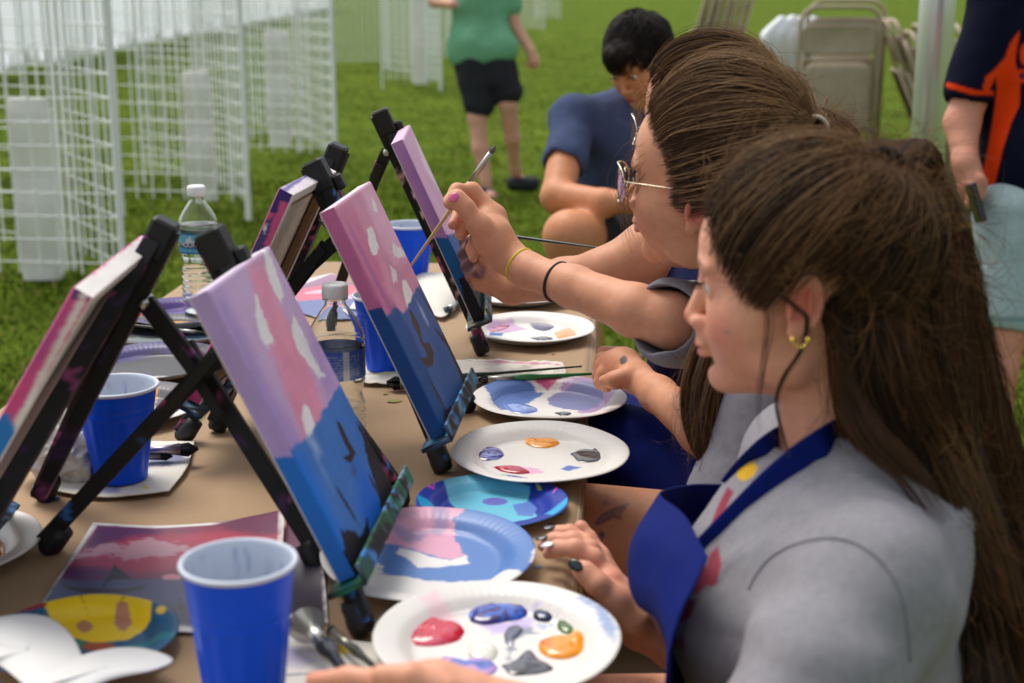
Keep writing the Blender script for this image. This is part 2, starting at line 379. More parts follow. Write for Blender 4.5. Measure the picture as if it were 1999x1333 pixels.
def sidewall():
    a = T(-260, 205, .0); b = T(640, 18, .0); a[2] = b[2] = .0; d = b-a; n = 240; t = np.linspace(0, 1, n); nn = unit(np.cross(d, (0, 0, 1)))
    zs = np.array([.05, .4, 1.2, 2.2, 3.4]); g = np.zeros((n, 5, 3))
    for j, z in enumerate(zs): g[:, j] = a+d*t[:, None]+nn*(.25*np.sin(t*150)*(.4+.2*j)+.1*fbm(np.stack([t*60, t*0+j*.2], 1), 2))[:, None]; g[:, j, 2] = z+(.03*np.sin(t*75) if j == 0 else 0)
    m = bpy.data.materials.new('white_vinyl'); m.use_nodes = True; nt = m.node_tree; b_ = nt.nodes['Principled BSDF']; b_.inputs['Base Color'].default_value = (.85, .88, .92, 1); b_.inputs['Roughness'].default_value = .3
    tr = nt.nodes.new('ShaderNodeBsdfTranslucent'); tr.inputs[0].default_value = (.95, .97, 1, 1); mx = nt.nodes.new('ShaderNodeMixShader'); mx.inputs[0].default_value = .85
    nt.links.new(b_.outputs[0], mx.inputs[1]); nt.links.new(tr.outputs[0], mx.inputs[2]); nt.links.new(mx.outputs[0], nt.nodes['Material Output'].inputs[0])
    v = g.reshape(-1, 3); F = grid_faces(n, 5); N = len(v); bk = v+nn*.004; idx = np.arange(N).reshape(n, 5); fs = [F, F[:, ::-1]+N]
    for e in (idx[0], idx[-1][::-1], idx[:, -1], idx[:, 0][::-1]): fs.append(np.stack([e[:-1], e[1:], e[1:]+N, e[:-1]+N], 1))
    o = mk('tent_sidewall', np.vstack([v, bk]), np.vstack(fs), m, None, None, True)
    tag(o, 'long white plastic tent side curtain standing behind the wire grid panels', 'tent wall')
sidewall()
# ------------------------------------------------------------ wire display panels
white_wire = mat('white_wire', (.86, .88, .87), rough=.45)
ztube = mat('white_vinyl_board', (.80, .78, .73), rough=.6, var=.06, vscale=6)
def grid_panel(A, B, h, cell, z0, label, wr=.0033, fr=.012, nv=None, nh=None):
    A = np.array([A[0], A[1], 0.]); B = np.array([B[0], B[1], 0.]); L = np.linalg.norm(B-A); u = (B-A)/L; rz = math.atan2(u[1], u[0])
    t = thing('grid_panel', label, 'display panel', A, rz, 'white wire grid panels across the lawn')
    m = MB(); nv = nv or max(2, int(round(L/cell))); nh = nh or int(round((h-z0)/cell)); sq = 4
    for i in range(1, nv): m.tube([A+u*L*i/nv+(0, 0, z0-.05), A+u*L*i/nv+(0, 0, h)], wr*1.6, sq, caps=False)
    off = np.cross(u, (0, 0, 1))*wr*1.6
    for j in range(nh+1): zz = z0+(h-z0)*j/nh; m.tube([A+off+(0, 0, zz), B+off+(0, 0, zz)], wr*.9, sq, caps=False)
    m.build('wire_mesh', white_wire, t)
    for q in (A, B):
        m = MB(); m.tube([q+(0, 0, .0), q+(0, 0, h)], fr, 8); m.build('frame_post', white_wire, t)
    return t
def gx(px, d, yy=0): return (px-999.5)/FPX*d
def gp(px, py): q = T(px, py, 0); return q[:2]
bays = [('nearest the table', 240, 6.25, .0), ('of the second bay', 490, 8.45, .0), ('of the third bay', 662, 10.85, 0), ('of the fourth bay', 865, 19.0, 0)]
for k, (nm, px, d, _) in enumerate(bays):
    R_ = np.array([gx(px, d), d*.985]); w = .66 if k else .72; L_ = R_+np.array([-w*1.18, .10+.05*k]); Bk = R_+np.array([-.42, .66+.25*k]); Bk2 = R_+np.array([-1.0, .95+.6*k])
    grid_panel(L_, R_, 2.2, .10, .16, 'front facing white wire grid panel %s' % nm, wr=.0034)
    grid_panel(Bk, R_+np.array([-.018, .03]), 2.2, .10, .16, 'angled white wire grid panel joined to the right post %s' % nm)
    grid_panel(Bk2, Bk-np.array([.03, .02]), 2.2, .10, .16, 'rear white wire grid panel set back behind the front one %s' % nm)
farb = [(760, 24), (905, 26), (960, 30), (1010, 34), (1060, 42), (1090, 55)]
for k, (px, d) in enumerate(farb):
    R_ = np.array([gx(px, d), d]); grid_panel(R_+np.array([-.9, .1]), R_, 2.1, .10, .12, ['far grid panel just left of the person in the green shirt', 'far grid panel behind the back of the green shirt', 'far grid panel right of the green shirt, nearest of four', 'far grid panel right of the green shirt, second of four', 'far grid panel right of the green shirt, third of four', 'smallest and farthest white grid panel on the lawn'][k], wr=.005+.0004*k, fr=.02)
def board(px0, px1, pyt, pyb, d, label):
    a = P((px0+px1)/2, pyt, d); b = P((px0+px1)/2, pyb, d); w = (px1-px0)/FPX*d; zt, zb = a[2], b[2]; c = (a+b)/2
    m = MB(); nz = 14; vs = []; n = 20
    for i in range(nz+1):
        z = zb+(zt-zb)*i/nz; bul = 1-.10*(abs(i/nz*2-1)**6); a_ = np.arange(n)*2*np.pi/n
        ex = np.sign(np.cos(a_))*np.abs(np.cos(a_))**.45*w/2*bul; ey = np.sign(np.sin(a_))*np.abs(np.sin(a_))**.45*w*.28*bul+.01*np.sin(i*.9)
        vs.append(np.stack([c[0]+ex+.004*math.sin(i*1.3), c[1]+ey, z+0*ex], 1))
    fs = [(i*n+j, i*n+(j+1) % n, (i+1)*n+(j+1) % n, (i+1)*n+j) for i in range(nz) for j in range(n)]+[tuple(range(n-1, -1, -1)), tuple(nz*n+j for j in range(n))]
    m.add(np.vstack(vs), fs); o = m.build('weight_sleeve', ztube, None, False)
    tag(o, label, 'weight sleeve', 'white sleeves hanging in the grid panels')
board(30, 112, 188, 552, 6.6, 'widest white sleeve, hanging in the wire panels at the left edge')
board(362, 415, 138, 395, 8.8, 'tall white sleeve in the wire panels directly above the clear bottle')
board(520, 568, 60, 288, 11.3, 'white sleeve in the wire panels left of the third tall post')
board(805, 836, -40, 166, 19.2, 'narrow white sleeve beside the person in the green shirt')
# ------------------------------------------------------------ table
TZ = .74
def build_table():
    fr = T(1157, 650); nr = T(1116, 1160); d = unit(fr-nr); d[2] = 0
    farY = T(640, 518)[1]; k = (farY-nr[1])/d[1]; Rf = nr+d*k; Rn = nr+d*((.55-nr[1])/d[1]); perp = np.array([-d[1], d[0], 0]); w = (T(322, 575)-fr); w = abs(w@perp)
    t = thing('folding_table', 'long table wrapped in brown kraft paper under the easels and plates', 'table', (Rf+Rn)/2*A3(1, 1, 0)+perp*w/2, 0)
    S_arr = np.concatenate([np.linspace(-.25, -.012, 9), np.linspace(-.009, .014, 12), np.linspace(.02, w-.02, 56), np.linspace(w-.014, w+.009, 12), np.linspace(w+.012, w+.25, 9)]); nx, ny = 160, len(S_arr); g = np.zeros((nx, ny, 3))
    prof = []   # across: drop right, top, drop left
    for j in range(ny):
        s = S_arr[j]; e = .010
        if s < 0: a = min(1, -s/.008); prof.append((-.006*math.sin(a*1.57)-.0, -.0065+s*.8))
        elif s > w: prof.append((w+.006, -.0065-(s-w)*.8))
        else: q = max(0, 1-min(s, w-s)/.013); prof.append((s, -.0065*q*q))
    for i in range(nx):
        b = Rn+(Rf-Rn)*i/(nx-1)
        for j, (s, z) in enumerate(prof): g[i, j] = b+perp*s+(0, 0, z)
    nzv = fbm(g*np.array([3, 3, 3]), 3)*.003; wr = np.abs(fbm(g*np.array([9, 4, 9]), 3, 4)); g[..., 2] += np.where(g[..., 2] > .735, -np.clip(.002-wr*.02, 0, .002), 0); g[..., 0] += np.where(g[..., 2] < .73, nzv*3, 0)
    m = mat('kraft_paper', attr=True, rough=.75, bump=.35, bscale=14, var=.05, vscale=3, bdist=.004)
    F = grid_faces(nx, ny); v = g.reshape(-1, 3); v2 = v-np.array([0, 0, .0015])
    pts = v[:, :2]; col = np.tile(srgb(166, 137, 104), (len(v), 1))*(1+.09*fbm(v*7, 3)-.10*np.clip(np.abs(fbm(v*np.array([5, 3, 5]), 2, 8))*-6+.25, 0, 1))[:, None]
    c2 = np.tile(srgb(166, 137, 104), (len(v), 1))
    # fine top sheet for stains
    sub = mk('table_top', *top_box(Rn, Rf, perp, w), mat('laminate', (.55, .55, .52), rough=.5), t, None, False)
    o = mk('paper_cover', v, F, m, t, col, True)
    for i in range(2):
        for s in (.08, w-.08):
            b = Rn+(Rf-Rn)*(.08+.84*i)+perp*s; mm = MB(); mm.tube([b*A3(1, 1, 0)+(0, 0, 0), b*A3(1, 1, 0)+(0, 0, TZ-.03)], .014, 10); mm.build('leg', mat('grey_tube', (.25, .25, .26), rough=.4, metal=.6), t)
    return Rn, Rf, perp, w
def top_box(Rn, Rf, perp, w):
    q = [Rn, Rf, Rf+perp*w, Rn+perp*w]; v = [p-np.array([0, 0, .006]) for p in q]+[p-np.array([0, 0, .035]) for p in q]
    return v, [(0, 1, 2, 3), (7, 6, 5, 4), (0, 4, 5, 1), (1, 5, 6, 2), (2, 6, 7, 3), (3, 7, 4, 0)]
TAB = build_table()
# ------------------------------------------------------------ easels
BLK = (.016, .0155, .015)
def splot(v, amt, cols, seed=0, sc=45):
    c = np.tile(np.array(BLK), (len(v), 1)); c *= (1+.4*fbm(v*60, 3, seed))[:, None]
    for k, q in enumerate(cols):
        m = sstep(.5-amt, .54-amt, fbm(v*sc, 3, seed+k*31)*1.3)*(.35+.65*(fbm(v*300,2,seed)>-.1)); c = c*(1-m[:, None])+srgb(*q)*m[:, None]
    return c
def recolor(o, fn):
    me = o.data; n = len(me.vertices); a = np.zeros(n*3, np.float32); me.vertices.foreach_get('co', a); c = np.ones((n, 4), np.float32); c[:, :3] = np.clip(fn(a.reshape(-1, 3).astype(float)), 0, 1)
    me.color_attributes['Col'].data.foreach_set('color', c.ravel())
def bars(m, a, b, w, t, side, n=24):   # subdivided bar so paint spots can be fine
    a = np.asarray(a, float); b = np.asarray(b, float); z = unit(b-a); x = unit(np.asarray(side)-z*(np.asarray(side)@z)); y = np.cross(z, x)
    ring = []; k = 4; e = .0012
    for (sx, sy, ex, ey) in ((-1, -1, 1, 0), (1, -1, -1, 0), (1, -1, 0, 1), (1, 1, 0, -1), (1, 1, -1, 0), (-1, 1, 1, 0), (-1, 1, 0, -1), (-1, -1, 0, 1)):
        ring.append((sx*w/2+ex*e, sy*t/2+ey*e))
    # densify sides
    rr = []
    for i in range(8):
        p, q = np.array(ring[i]), np.array(ring[(i+1) % 8]); L = np.linalg.norm(q-p); s = max(1, int(L/.005))
        for j in range(s): rr.append(p+(q-p)*j/s)
    rr = np.array(rr); R = len(rr); n = max(3, int(np.linalg.norm(b-a)/.006)); vs = []
    for i in range(n+1): vs.append(a+(b-a)*i/n+rr[:, :1]*x+rr[:, 1:]*y)
    fs = [(i*R+j, i*R+(j+1) % R, (i+1)*R+(j+1) % R, (i+1)*R+j) for i in range(n) for j in range(R)]+[tuple(range(R-1, -1, -1)), tuple(n*R+j for j in range(R))]
    m.add(np.vstack(vs), fs)
def easel(label, apex, fN, fF, rear, nrm, u, tray, hinge=.22, jf=.36, cols=((60, 120, 190), (190, 90, 130)), amt=.04, seed=0, tcols=((70, 120, 170), (120, 150, 170), (30, 60, 90)), jside=0., tophook=True, lw=.014):
    apex, fN, fF, rear = [np.asarray(q, float) for q in (apex, fN, fF, rear)]; base = (fN+fF+rear)/3*A3(1, 1, 0)+(0, 0, TZ)
    t = thing('tabletop_easel', label, 'easel', base, 0, 'black tabletop easels standing on the paper covered table')
    pc = lambda s, a=amt, cc=cols: (lambda v: splot(v, a, cc, s))
    for k, f in enumerate((fN, fF)):
        d = unit(f-apex); foot = f+(0, 0, .012)
        m = MB(); bars(m, apex+d*.004, foot, lw, .0185, u); o = m.build('leg', blackw, t, False); recolor(o, pc(seed+k))
        m = MB(); z = -d; m.lathe([(.0001, 0), (.010, .001), (.0128, .005), (.0136, .014), (.0125, .022), (.0130, .030), (.0115, .036), (.0001, .036)], f+(0, 0, .0), 20, np.array([unit(np.cross(u, z)), unit(np.cross(z, np.cross(u, z))), z]).T); m.build('rubber_foot', rubber, o, True)
    # centre mast behind the canvas
    cm = apex+(((fN+fF)/2)-apex)*.80; m = MB(); bars(m, apex-nrm*.014-unit(cm-apex)*.02, cm-nrm*.014, .020, .016, u); o = m.build('mast', blackw, t, False); recolor(o, pc(seed+5))
    m = MB(); dn = unit(cm-apex)
    m.box(apex-nrm*.004-dn*.004, (.030, .028, .044), np.array([unit(u), np.cross(dn, unit(u)), dn]).T, BLK, .003); m.build('top_block', blackw, t)
    if tophook:
        m = MB(); m.box(apex+nrm*.016+dn*.014, (.018, .012, .022), np.array([unit(u), np.cross(dn, unit(u)), dn]).T, BLK, .003); m.tube([apex+nrm*.012+dn*.012+u*.009, apex+nrm*.012+dn*.012+u*.015], .005, 12); o = m.build('canvas_clamp', blackw, t); recolor(o, pc(seed+9, .03, ((120, 120, 120),)))
    H = apex+(cm-apex)*hinge-nrm*.022; J = H+(rear-H)*jf+np.array([0, 0, .012])+u*jside; d2 = unit(rear-J)
    m = MB(); bars(m, H, J, .012, .020, u); o = m.build('rear_strut', blackw, t, False); recolor(o, pc(seed+11))
    m = MB(); bars(m, J-d2*.03+u*.013, rear+(0, 0, .012), .012, .0185, u); o = m.build('rear_leg', blackw, t, False); recolor(o, pc(seed+13))
    mm = MB(); z = -d2; mm.lathe([(.0001, 0), (.010, .001), (.0128, .005), (.0136, .016), (.0125, .026), (.0115, .036), (.0001, .036)], rear, 20, np.array([unit(np.cross(u, z)), unit(np.cross(z, np.cross(u, z))), z]).T); mm.build('rubber_foot', rubber, o, True)
    for q in (J, H):
        m = MB(); m.tube([q-u*.018, q-u*.0165, q+u*.018, q+u*.0195], [.0035, .0055, .0055, .0035], 12, (.5, .5, .5)); m.build('rivet', steel, t, True)
    m = MB(); m.bar(J-u*.02-d2*.03, J-u*.02+d2*.05, .003, .012, u, BLK); m.build('brace', blackw, t)
    # tray
    (c0, uu, vv, n_, ua, ub, low) = tray; m = MB(); b0 = c0-vv*low
    def brd(cn, wn, cv, wv):
        a = b0+uu*ua+n_*cn+vv*cv; b = b0+uu*ub+n_*cn+vv*cv; bars(m, a, b, wn, wv, n_)
    brd(.008, .042, -.004, .006); brd(.028, .004, .006, .020)
    o = m.build('tray', blackw, t, False); recolor(o, lambda v: splot(v, .30, tcols, seed+21, 60))
    return t
def cframe(p, right=True):
    x, y, z, yaw, tilt = p; u = A3(math.sin(yaw), math.cos(yaw), 0); n0 = A3(u[1], -u[0], 0) if right else A3(-u[1], u[0], 0)
    v = -n0*math.sin(tilt)+A3(0, 0, math.cos(tilt)); n = n0*math.cos(tilt)+A3(0, 0, math.sin(tilt)); return A3(x, y, z), u, v, n
def canvas(label, p, right, front, side, top, base, sbase, tbase, w=.229, l=.305, th=.019, seed=0):
    c0, u, v, n = cframe(p, right); vs = []; fs = []; cs = []; N = 0
    def face(o, e1, l1, e2, l2, k1, k2, nn, b, L):
        nonlocal N
        i, j = np.meshgrid(np.linspace(0, 1, k1), np.linspace(0, 1, k2), indexing='ij'); q = o+i[..., None]*e1*l1+j[..., None]*e2*l2
        # soft rounded stretcher edges and slack weave
        q = q.reshape(-1, 3); F = grid_faces(k1, k2)
        if np.cross(e1, e2)@nn < 0: F = F[:, ::-1]
        vs.append(q); fs.append(F+N); cs.append(paintcol(q, o, nn, b, L, .075, seed=seed)); N += len(q)
    face(c0, u, w, v, l, 150, 200, n, base, front)
    face(c0-n*th, n, th, v, l, 12, 200, -u, sbase, side)
    face(c0+u*w-n*th, n, th, v, l, 6, 120, u, sbase, [])
    face(c0+v*l-n*th, n, th, u, w, 10, 120, v, tbase, top)
    face(c0-n*th, n, th, u, w, 6, 60, -v, tbase, [])
    q0 = c0-n*th; fw = .03
    V = np.vstack(vs); F = np.vstack(fs); Cc = np.vstack(cs)
    # round the outer edges a little
    for (a, ln, e) in ((u, w, 1), (v, l, 1)):
        s = (V-c0)@a; dn = (c0-V)@n
        k = np.clip(1-np.minimum(s, ln-s)/.003, 0, 1)*np.clip(1-dn/.003, 0, 1); V = V-n*(k**2*.0014)[:, None]
    t = thing('painted_canvas', label, 'painting', c0, 0, 'canvas paintings propped on the easels')
    mk('canvas_face', V, F, paintart, t, Cc, True)
    m = MB(); wood = srgb(150, 118, 84)
    for a, b in ((0, 0), (w-fw*.7, 0)): m.box(q0+u*(a+fw*.35+(.001 if a == 0 else -.001))+v*l/2+n*.0055, (fw*.7-.001, l-.006, .009), np.array([u, v, n]).T, wood)
    for b in (fw*.35, l-fw*.35): m.box(q0+u*w/2+v*(b+(.002 if b < .1 else -.002))+n*.0060, (w-.008, fw*.7-.002, .009), np.array([u, v, n]).T, wood)
    m.build('stretcher_frame', mat('pine', attr=True, rough=.7, var=.15, vscale=30, stretch=(1, 1, 8)), t)
    m = MB()
    for (uc, vc, uw, vw) in ((.006, l/2, .012, l), (w-.006, l/2, .012, l), (w/2, .0062, w-.024, .012), (w/2, l-.0062, w-.024, .012)): m.box(q0+u*uc+v*vc-n*.0006, (uw, vw, .0012), np.array([u, v, n]).T, srgb(214, 206, 196))
    m.box(q0+u*w/2+v*l/2+n*.013, (w-.012, l-.012, .001), np.array([u, v, n]).T, srgb(226, 220, 206)); m.build('canvas_back', cloth_m, t)
    return c0, u, v, n
E1p = (-0.148, 1.272, 0.802, 0.087, 0.444); E2p = (-0.082, 1.667, 0.817, 0.093, 0.433); E3p = (-0.043, 2.198, 0.84, -0.022, 0.416)
E4p = (-0.588, 1.272, 0.78, -0.03, 0.559); E5p = (-0.42, 1.774, 0.831, 0.114, 0.454)
WH = (232, 228, 226)
c1 = canvas('large nearest painting of pale lilac and pink sky over bright blue water with black shapes', E1p, True, [
    ([(404, 560), (440, 575), (520, 740), (600, 880), (560, 900), (470, 720)], (158, 132, 190), .016, .004, .8),
    ([(484, 520), (512, 508), (548, 600), (602, 705), (630, 790), (645, 850), (600, 880), (560, 770), (516, 650)], (226, 142, 166), .009, .006, .9),
    ([(520, 520), (545, 600), (575, 660), (560, 680), (530, 600)], (236, 160, 180), .01, .004, .6),
    ([(600, 620), (640, 700), (665, 760), (640, 780), (610, 700)], (168, 138, 196), .012, .005, .7),
    ([(430, 620), (470, 690), (540, 840), (510, 830), (450, 720)], (196, 178, 214), .01, .005, .6),
    ([(512, 482), (524, 490), (540, 530), (556, 580), (550, 594), (534, 566), (520, 530)], WH, .0015, .004), 
    ([(495, 566), (504, 580), (520, 625), (536, 668), (520, 678), (506, 655), (498, 610)], WH, .0015, .004),
    ([(572, 614), (588, 640), (604, 678), (618, 712), (634, 734), (622, 738), (600, 706), (580, 684), (570, 650)], WH, .0015, .004),
    ([(616, 700), (624, 722), (632, 738), (622, 730)], WH, .0015, .003),
    ([(592, 786), (604, 796), (618, 838), (614, 866), (598, 850), (588, 815)], (240, 234, 232), .001, .001),
    ([(560, 886), (578, 866), (606, 850), (628, 806), (668, 738), (800, 930), (800, 1000), (720, 1170), (620, 1150)], (62, 118, 190), .0012, .002),
    ([(560, 890), (590, 880), (640, 980), (690, 1080), (720, 1120), (650, 1150)], (24, 112, 204), .01, .003),
    ([(700, 900), (735, 960), (760, 1000), (742, 1060), (700, 1000)], (18, 104, 206), .012, .003),
    ([(596, 852), (612, 850), (628, 880), (618, 890)], (150, 176, 214), .006, .004, .8), ([(612, 880), (640, 930), (650, 960), (628, 920)], (120, 158, 210), .006, .004, .7),
    ([(655, 820), (664, 824), (682, 862), (696, 886), (684, 906), (668, 892), (682, 884), (666, 852)], (48, 40, 44), .0008, .001),
    ([(666, 836), (690, 876), (692, 900), (676, 866)], (58, 44, 40), .0008, .001),
    (stroke(654, 946, 702, 1028, 7), (40, 50, 70), .0008, .002), (stroke(718, 922, 742, 972, 7), (40, 50, 70), .0008, .002), (stroke(694, 822, 716, 862, 6), (44, 50, 66), .0008, .002), (stroke(690, 905, 692, 930, 10), (60, 70, 100), .004, .003, .7),
    ([(700, 826), (724, 860), (746, 888), (780, 950), (778, 1000), (752, 1020), (742, 986), (738, 962), (724, 920)], (38, 36, 42), .001, .004),
    ([(664, 1032), (690, 1036), (704, 1048), (716, 1008), (724, 1050), (740, 1058), (756, 1068), (720, 1160), (690, 1130), (672, 1080)], (28, 28, 36), .001, .004)],
    [([(300, 900), (900, 880), (900, 1300), (300, 1300)], (34, 108, 190), .001, .002)], [], (200, 168, 204), (176, 150, 200), (214, 200, 216), seed=1)
c2 = canvas('middle painting of strong pink sky with white clouds above dark blue water', E2p, True, [
    ([(655, 404), (690, 400), (760, 560), (790, 640), (740, 620)], (206, 112, 148), .012, .004, .8),
    ([(668, 420), (690, 450), (745, 560), (790, 640), (776, 640), (720, 530)], (146, 92, 152), .006, .003, .55),
    ([(700, 360), (726, 352), (770, 440), (800, 500), (770, 520), (730, 440)], (228, 178, 200), .012, .005, .8),
    ([(744, 500), (770, 560), (796, 600), (786, 620), (750, 560)], (224, 160, 180), .01, .004, .7),
    ([(717, 444), (727, 446), (733, 458), (739, 482), (736, 500), (724, 494), (719, 470)], WH, .0012, .004), ([(764, 472), (772, 478), (784, 484), (792, 500), (776, 504), (766, 492)], WH, .0012, .004),
    ([(724, 384), (734, 398), (738, 416), (729, 410)], WH, .0015, .003), ([(762, 520), (772, 528), (776, 548), (768, 552)], WH, .0015, .004, .9),
    ([(784, 546), (792, 546), (808, 576), (806, 598), (796, 604), (788, 576)], (240, 232, 224), .001, .001),
    ([(745, 636), (770, 598), (790, 612), (806, 574), (828, 536), (960, 760), (890, 880), (830, 850)], (62, 98, 158), .001, .003),
    ([(745, 636), (772, 598), (800, 640), (868, 800), (890, 870), (830, 850)], (26, 78, 140), .006, .004),
    ([(850, 660), (890, 720), (900, 780), (880, 800), (856, 740)], (44, 88, 150), .008, .004, .7),
    ([(812, 586), (826, 604), (840, 640), (826, 620)], (168, 186, 214), .004, .004, .8),
    (stroke(800, 604, 824, 664, 12), (72, 60, 62), .0008, .001), ([(814, 656), (828, 668), (838, 668), (848, 690), (846, 712), (836, 720), (820, 700), (834, 694), (828, 680)], (70, 58, 58), .0008, .001),
    (stroke(818, 566, 862, 640, 5), (58, 60, 74), .0008, .001), (stroke(848, 640, 888, 690, 7), (52, 52, 62), .0008, .001), (stroke(838, 740, 870, 800, 6), (50, 56, 74), .0008, .001),
    ([(858, 628), (880, 662), (912, 716), (926, 756), (912, 772), (900, 740), (884, 700), (866, 660)], (50, 46, 50), .001, .003),
    ([(866, 800), (880, 790), (890, 830), (880, 856), (868, 840)], (42, 40, 46), .002, .003)],
    [([(600, 598), (730, 602), (760, 596), (900, 640), (950, 900), (600, 900)], (28, 72, 132), .001, .003), ([(655, 400), (700, 400), (770, 580), (740, 590)], (208, 104, 142), .002, .003),
     ([(690, 455), (722, 530), (745, 575), (735, 585), (705, 520)], (222, 150, 174), .003, .003, .7)], [], (214, 146, 172), (196, 108, 150), (226, 214, 222), seed=2)
c3 = canvas('farthest painting on the painter side, pale pink over blue, seen almost edge on', E3p, True, [
    ([(800, 240), (870, 380), (900, 440), (830, 330)], (232, 214, 224), .006, .006, .8), ([(780, 470), (1000, 440), (1050, 700), (800, 700)], (40, 90, 160), .001, .003), ([(900, 560), (1000, 520), (1000, 700), (900, 700)], (22, 24, 34), .001, .004)],
    [([(700, 455), (960, 468), (1000, 700), (700, 700)], (24, 92, 152), .001, .002), ([(895, 545), (915, 540), (935, 560), (960, 640), (920, 650)], (18, 20, 28), .001, .003),
     ([(780, 290), (800, 290), (850, 400), (880, 460), (850, 440)], (150, 112, 176), .006, .004, .8)], [], (216, 170, 200), (180, 130, 180), (224, 176, 204), seed=3)
c4 = canvas('painting at the left edge turned away, its near side hot pink with a purple corner', E4p, False, [([(-900, 300), (900, 300), (900, 815), (-900, 815)], (214, 90, 150), .002)],
    [([(142, 552), (180, 552), (176, 588), (138, 584)], (110, 62, 120), .001, .002), ([(168, 552), (186, 552), (100, 720), (20, 880), (-40, 990), (-60, 990), (84, 712)], (222, 212, 204), .002, .002), ([(50, 790), (64, 760), (76, 740), (62, 790), (40, 830)], WH, .002, .003), ([(-300, 806), (20, 806), (36, 850), (30, 1200), (-300, 1200)], (40, 120, 190), .002, .004),
     ([(40, 730), (60, 690), (130, 600), (138, 600), (80, 700), (30, 760)], (160, 80, 150), .004, .004, .6)],
    [([(150, 540), (260, 450), (290, 455), (200, 520), (180, 536)], (226, 120, 164), .002, .004)], (214, 90, 150), (206, 78, 132), (226, 220, 214), w=.279, l=.356, seed=4)
c5 = canvas('painting at the back left turned away, near side pink with dark violet patches', E5p, False, [],
    [([(535, 360), (580, 360), (566, 400), (548, 392), (540, 420), (524, 410)], (64, 44, 110), .001, .003), ([(520, 430), (536, 420), (520, 470), (500, 500), (480, 505)], (80, 66, 120), .001, .004), ([(512, 440), (524, 436), (516, 460)], WH, .001, .002)],
    [([(540, 372), (600, 336), (610, 340), (556, 376)], (110, 96, 160), .001, .003)], (200, 90, 140), (208, 84, 130), (220, 208, 214), seed=5)
def tr(c, ua, ub, low=.002): return (c[0]-c[3]*.019, c[1], c[2], c[3], ua, ub, low)
def onT(x, y): return T(x, y, TZ+.002)
n1 = c1[3]; n2 = c2[3]; n3 = c3[3]; n4 = c4[3]; n5 = c5[3]
easel('black easel holding the large nearest lilac and blue painting', P(436, 488, 1.475), onT(712, 1240), onT(786, 985), onT(88, 1075), n1, c1[1], tr(c1, -.012, .275), hinge=.30, jf=.2, seed=10, tcols=((70, 130, 200), (120, 150, 160), (40, 90, 60), (20, 120, 90)))
easel('black easel holding the middle pink and dark blue painting', P(632, 345, 1.90), onT(868, 922), onT(918, 800), onT(352, 860), n2, c2[1], tr(c2, -.015, .25), hinge=.26, jf=.16, seed=30, tcols=((40, 110, 170), (80, 150, 190), (90, 120, 150)))
easel('black easel standing farthest back on the painters side', P(757, 240, 2.40), onT(945, 692), onT(952, 622), onT(640, 640), n3, c3[1], tr(c3, -.015, .24), hinge=.13, jf=.18, seed=50, cols=((190, 90, 130), (220, 170, 170)), amt=.09, tcols=((120, 130, 120), (50, 110, 140), (150, 150, 130)))
easel('black easel at the left edge with its back turned and rear leg reaching right', P(300, 468, 1.53), onT(84, 972), A3(-.566, 1.31, TZ+.002), onT(630, 1114), n4, c4[1], tr(c4, -.02, .30), hinge=.20, jf=.30, seed=70, cols=((150, 70, 120), (60, 40, 80)), amt=.07, lw=.034, tophook=False)
easel('black easel at the back left with its back turned', P(645, 312, 2.10), onT(478, 742), T(420, 842, TZ+.002), onT(800, 640), n5, c5[1], tr(c5, -.02, .25), hinge=.25, jf=.30, seed=90, cols=((60, 60, 110), (190, 90, 130)), amt=.03, lw=.034, tophook=False)
# ------------------------------------------------------------ plates
def blobgeo(parent, z0, poly, cols, h=.004, seed=0, o=None, n=None, name='paint_blob', rough=.0):
    """a raised, glossy dollop of paint with swirled colours, outline traced on the plate"""
    o = np.asarray(o, float); pp = np.array([onplane(x, y, o, n) for x, y in poly]); c = pp.mean(0); M = 56
    ring = cr(np.vstack([pp, pp[:1]]), M+1)[:M]; e1, e2 = basis(n); v = []; ca = []
    ring = c+(ring-c)*(1+.05*fbm(np.stack([np.cos(np.arange(M)*2*np.pi/M)*3, np.sin(np.arange(M)*2*np.pi/M)*3], 1), 2, seed))[:, None]; K = 14
    for k in range(K+1):
        s = 1-(k/K)**1.0*.985; hh = h*(1-s**3.5)**.6
        q = c+(ring-c)*s; loc = np.stack([(q-o)@e1, (q-o)@e2], 1); wv = (fbm(loc*70, 2, seed)*.35+.22*np.abs(fbm(loc*150, 2, seed+3)))*h*(1-s**4)
        v.append(q+np.outer(hh+wv, n)); f = .5+.9*fbm(loc*np.array([60, 90])+.8*fbm(loc*50, 2, seed+5)[:, None]*2, 3, seed+9)
        cc = np.zeros((M, 3)); L = len(cols); x = np.clip(f, 0, .999)*(L-1) if L > 1 else f*0; i = np.clip(x.astype(int), 0, max(0, L-2)); t = (x-i)[:, None]; A = np.array([srgb(*q_) for q_ in cols]); t = sstep(.35, .65, t)
        cc = A[i]*(1-t)+A[np.minimum(i+1, L-1)]*t; ca.append(cc)
    F = [(k*M+j, k*M+(j+1) % M, (k+1)*M+(j+1) % M, (k+1)*M+j) for k in range(K) for j in range(M)]+[tuple(K*M+j for j in range(M))]
    e = np.cross(pp[1]-pp[0], pp[2]-pp[1])@n
    if e < 0: F = [q[::-1] for q in F]
    return mk(name, np.vstack(v), F, wet, parent, np.vstack(ca), True)
PLW = (226, 222, 214)
RIM = [tuple(q) for q in cr([(.075, .0019), (.079, .0035), (.083, .0065), (.087, .0100), (.091, .0130), (.095, .0148), (.099, .0160), (.103, .0170), (.107, .0178), (.110, .0182), (.1125, .0182), (.1142, .0174), (.1145, .0166)], 40)]
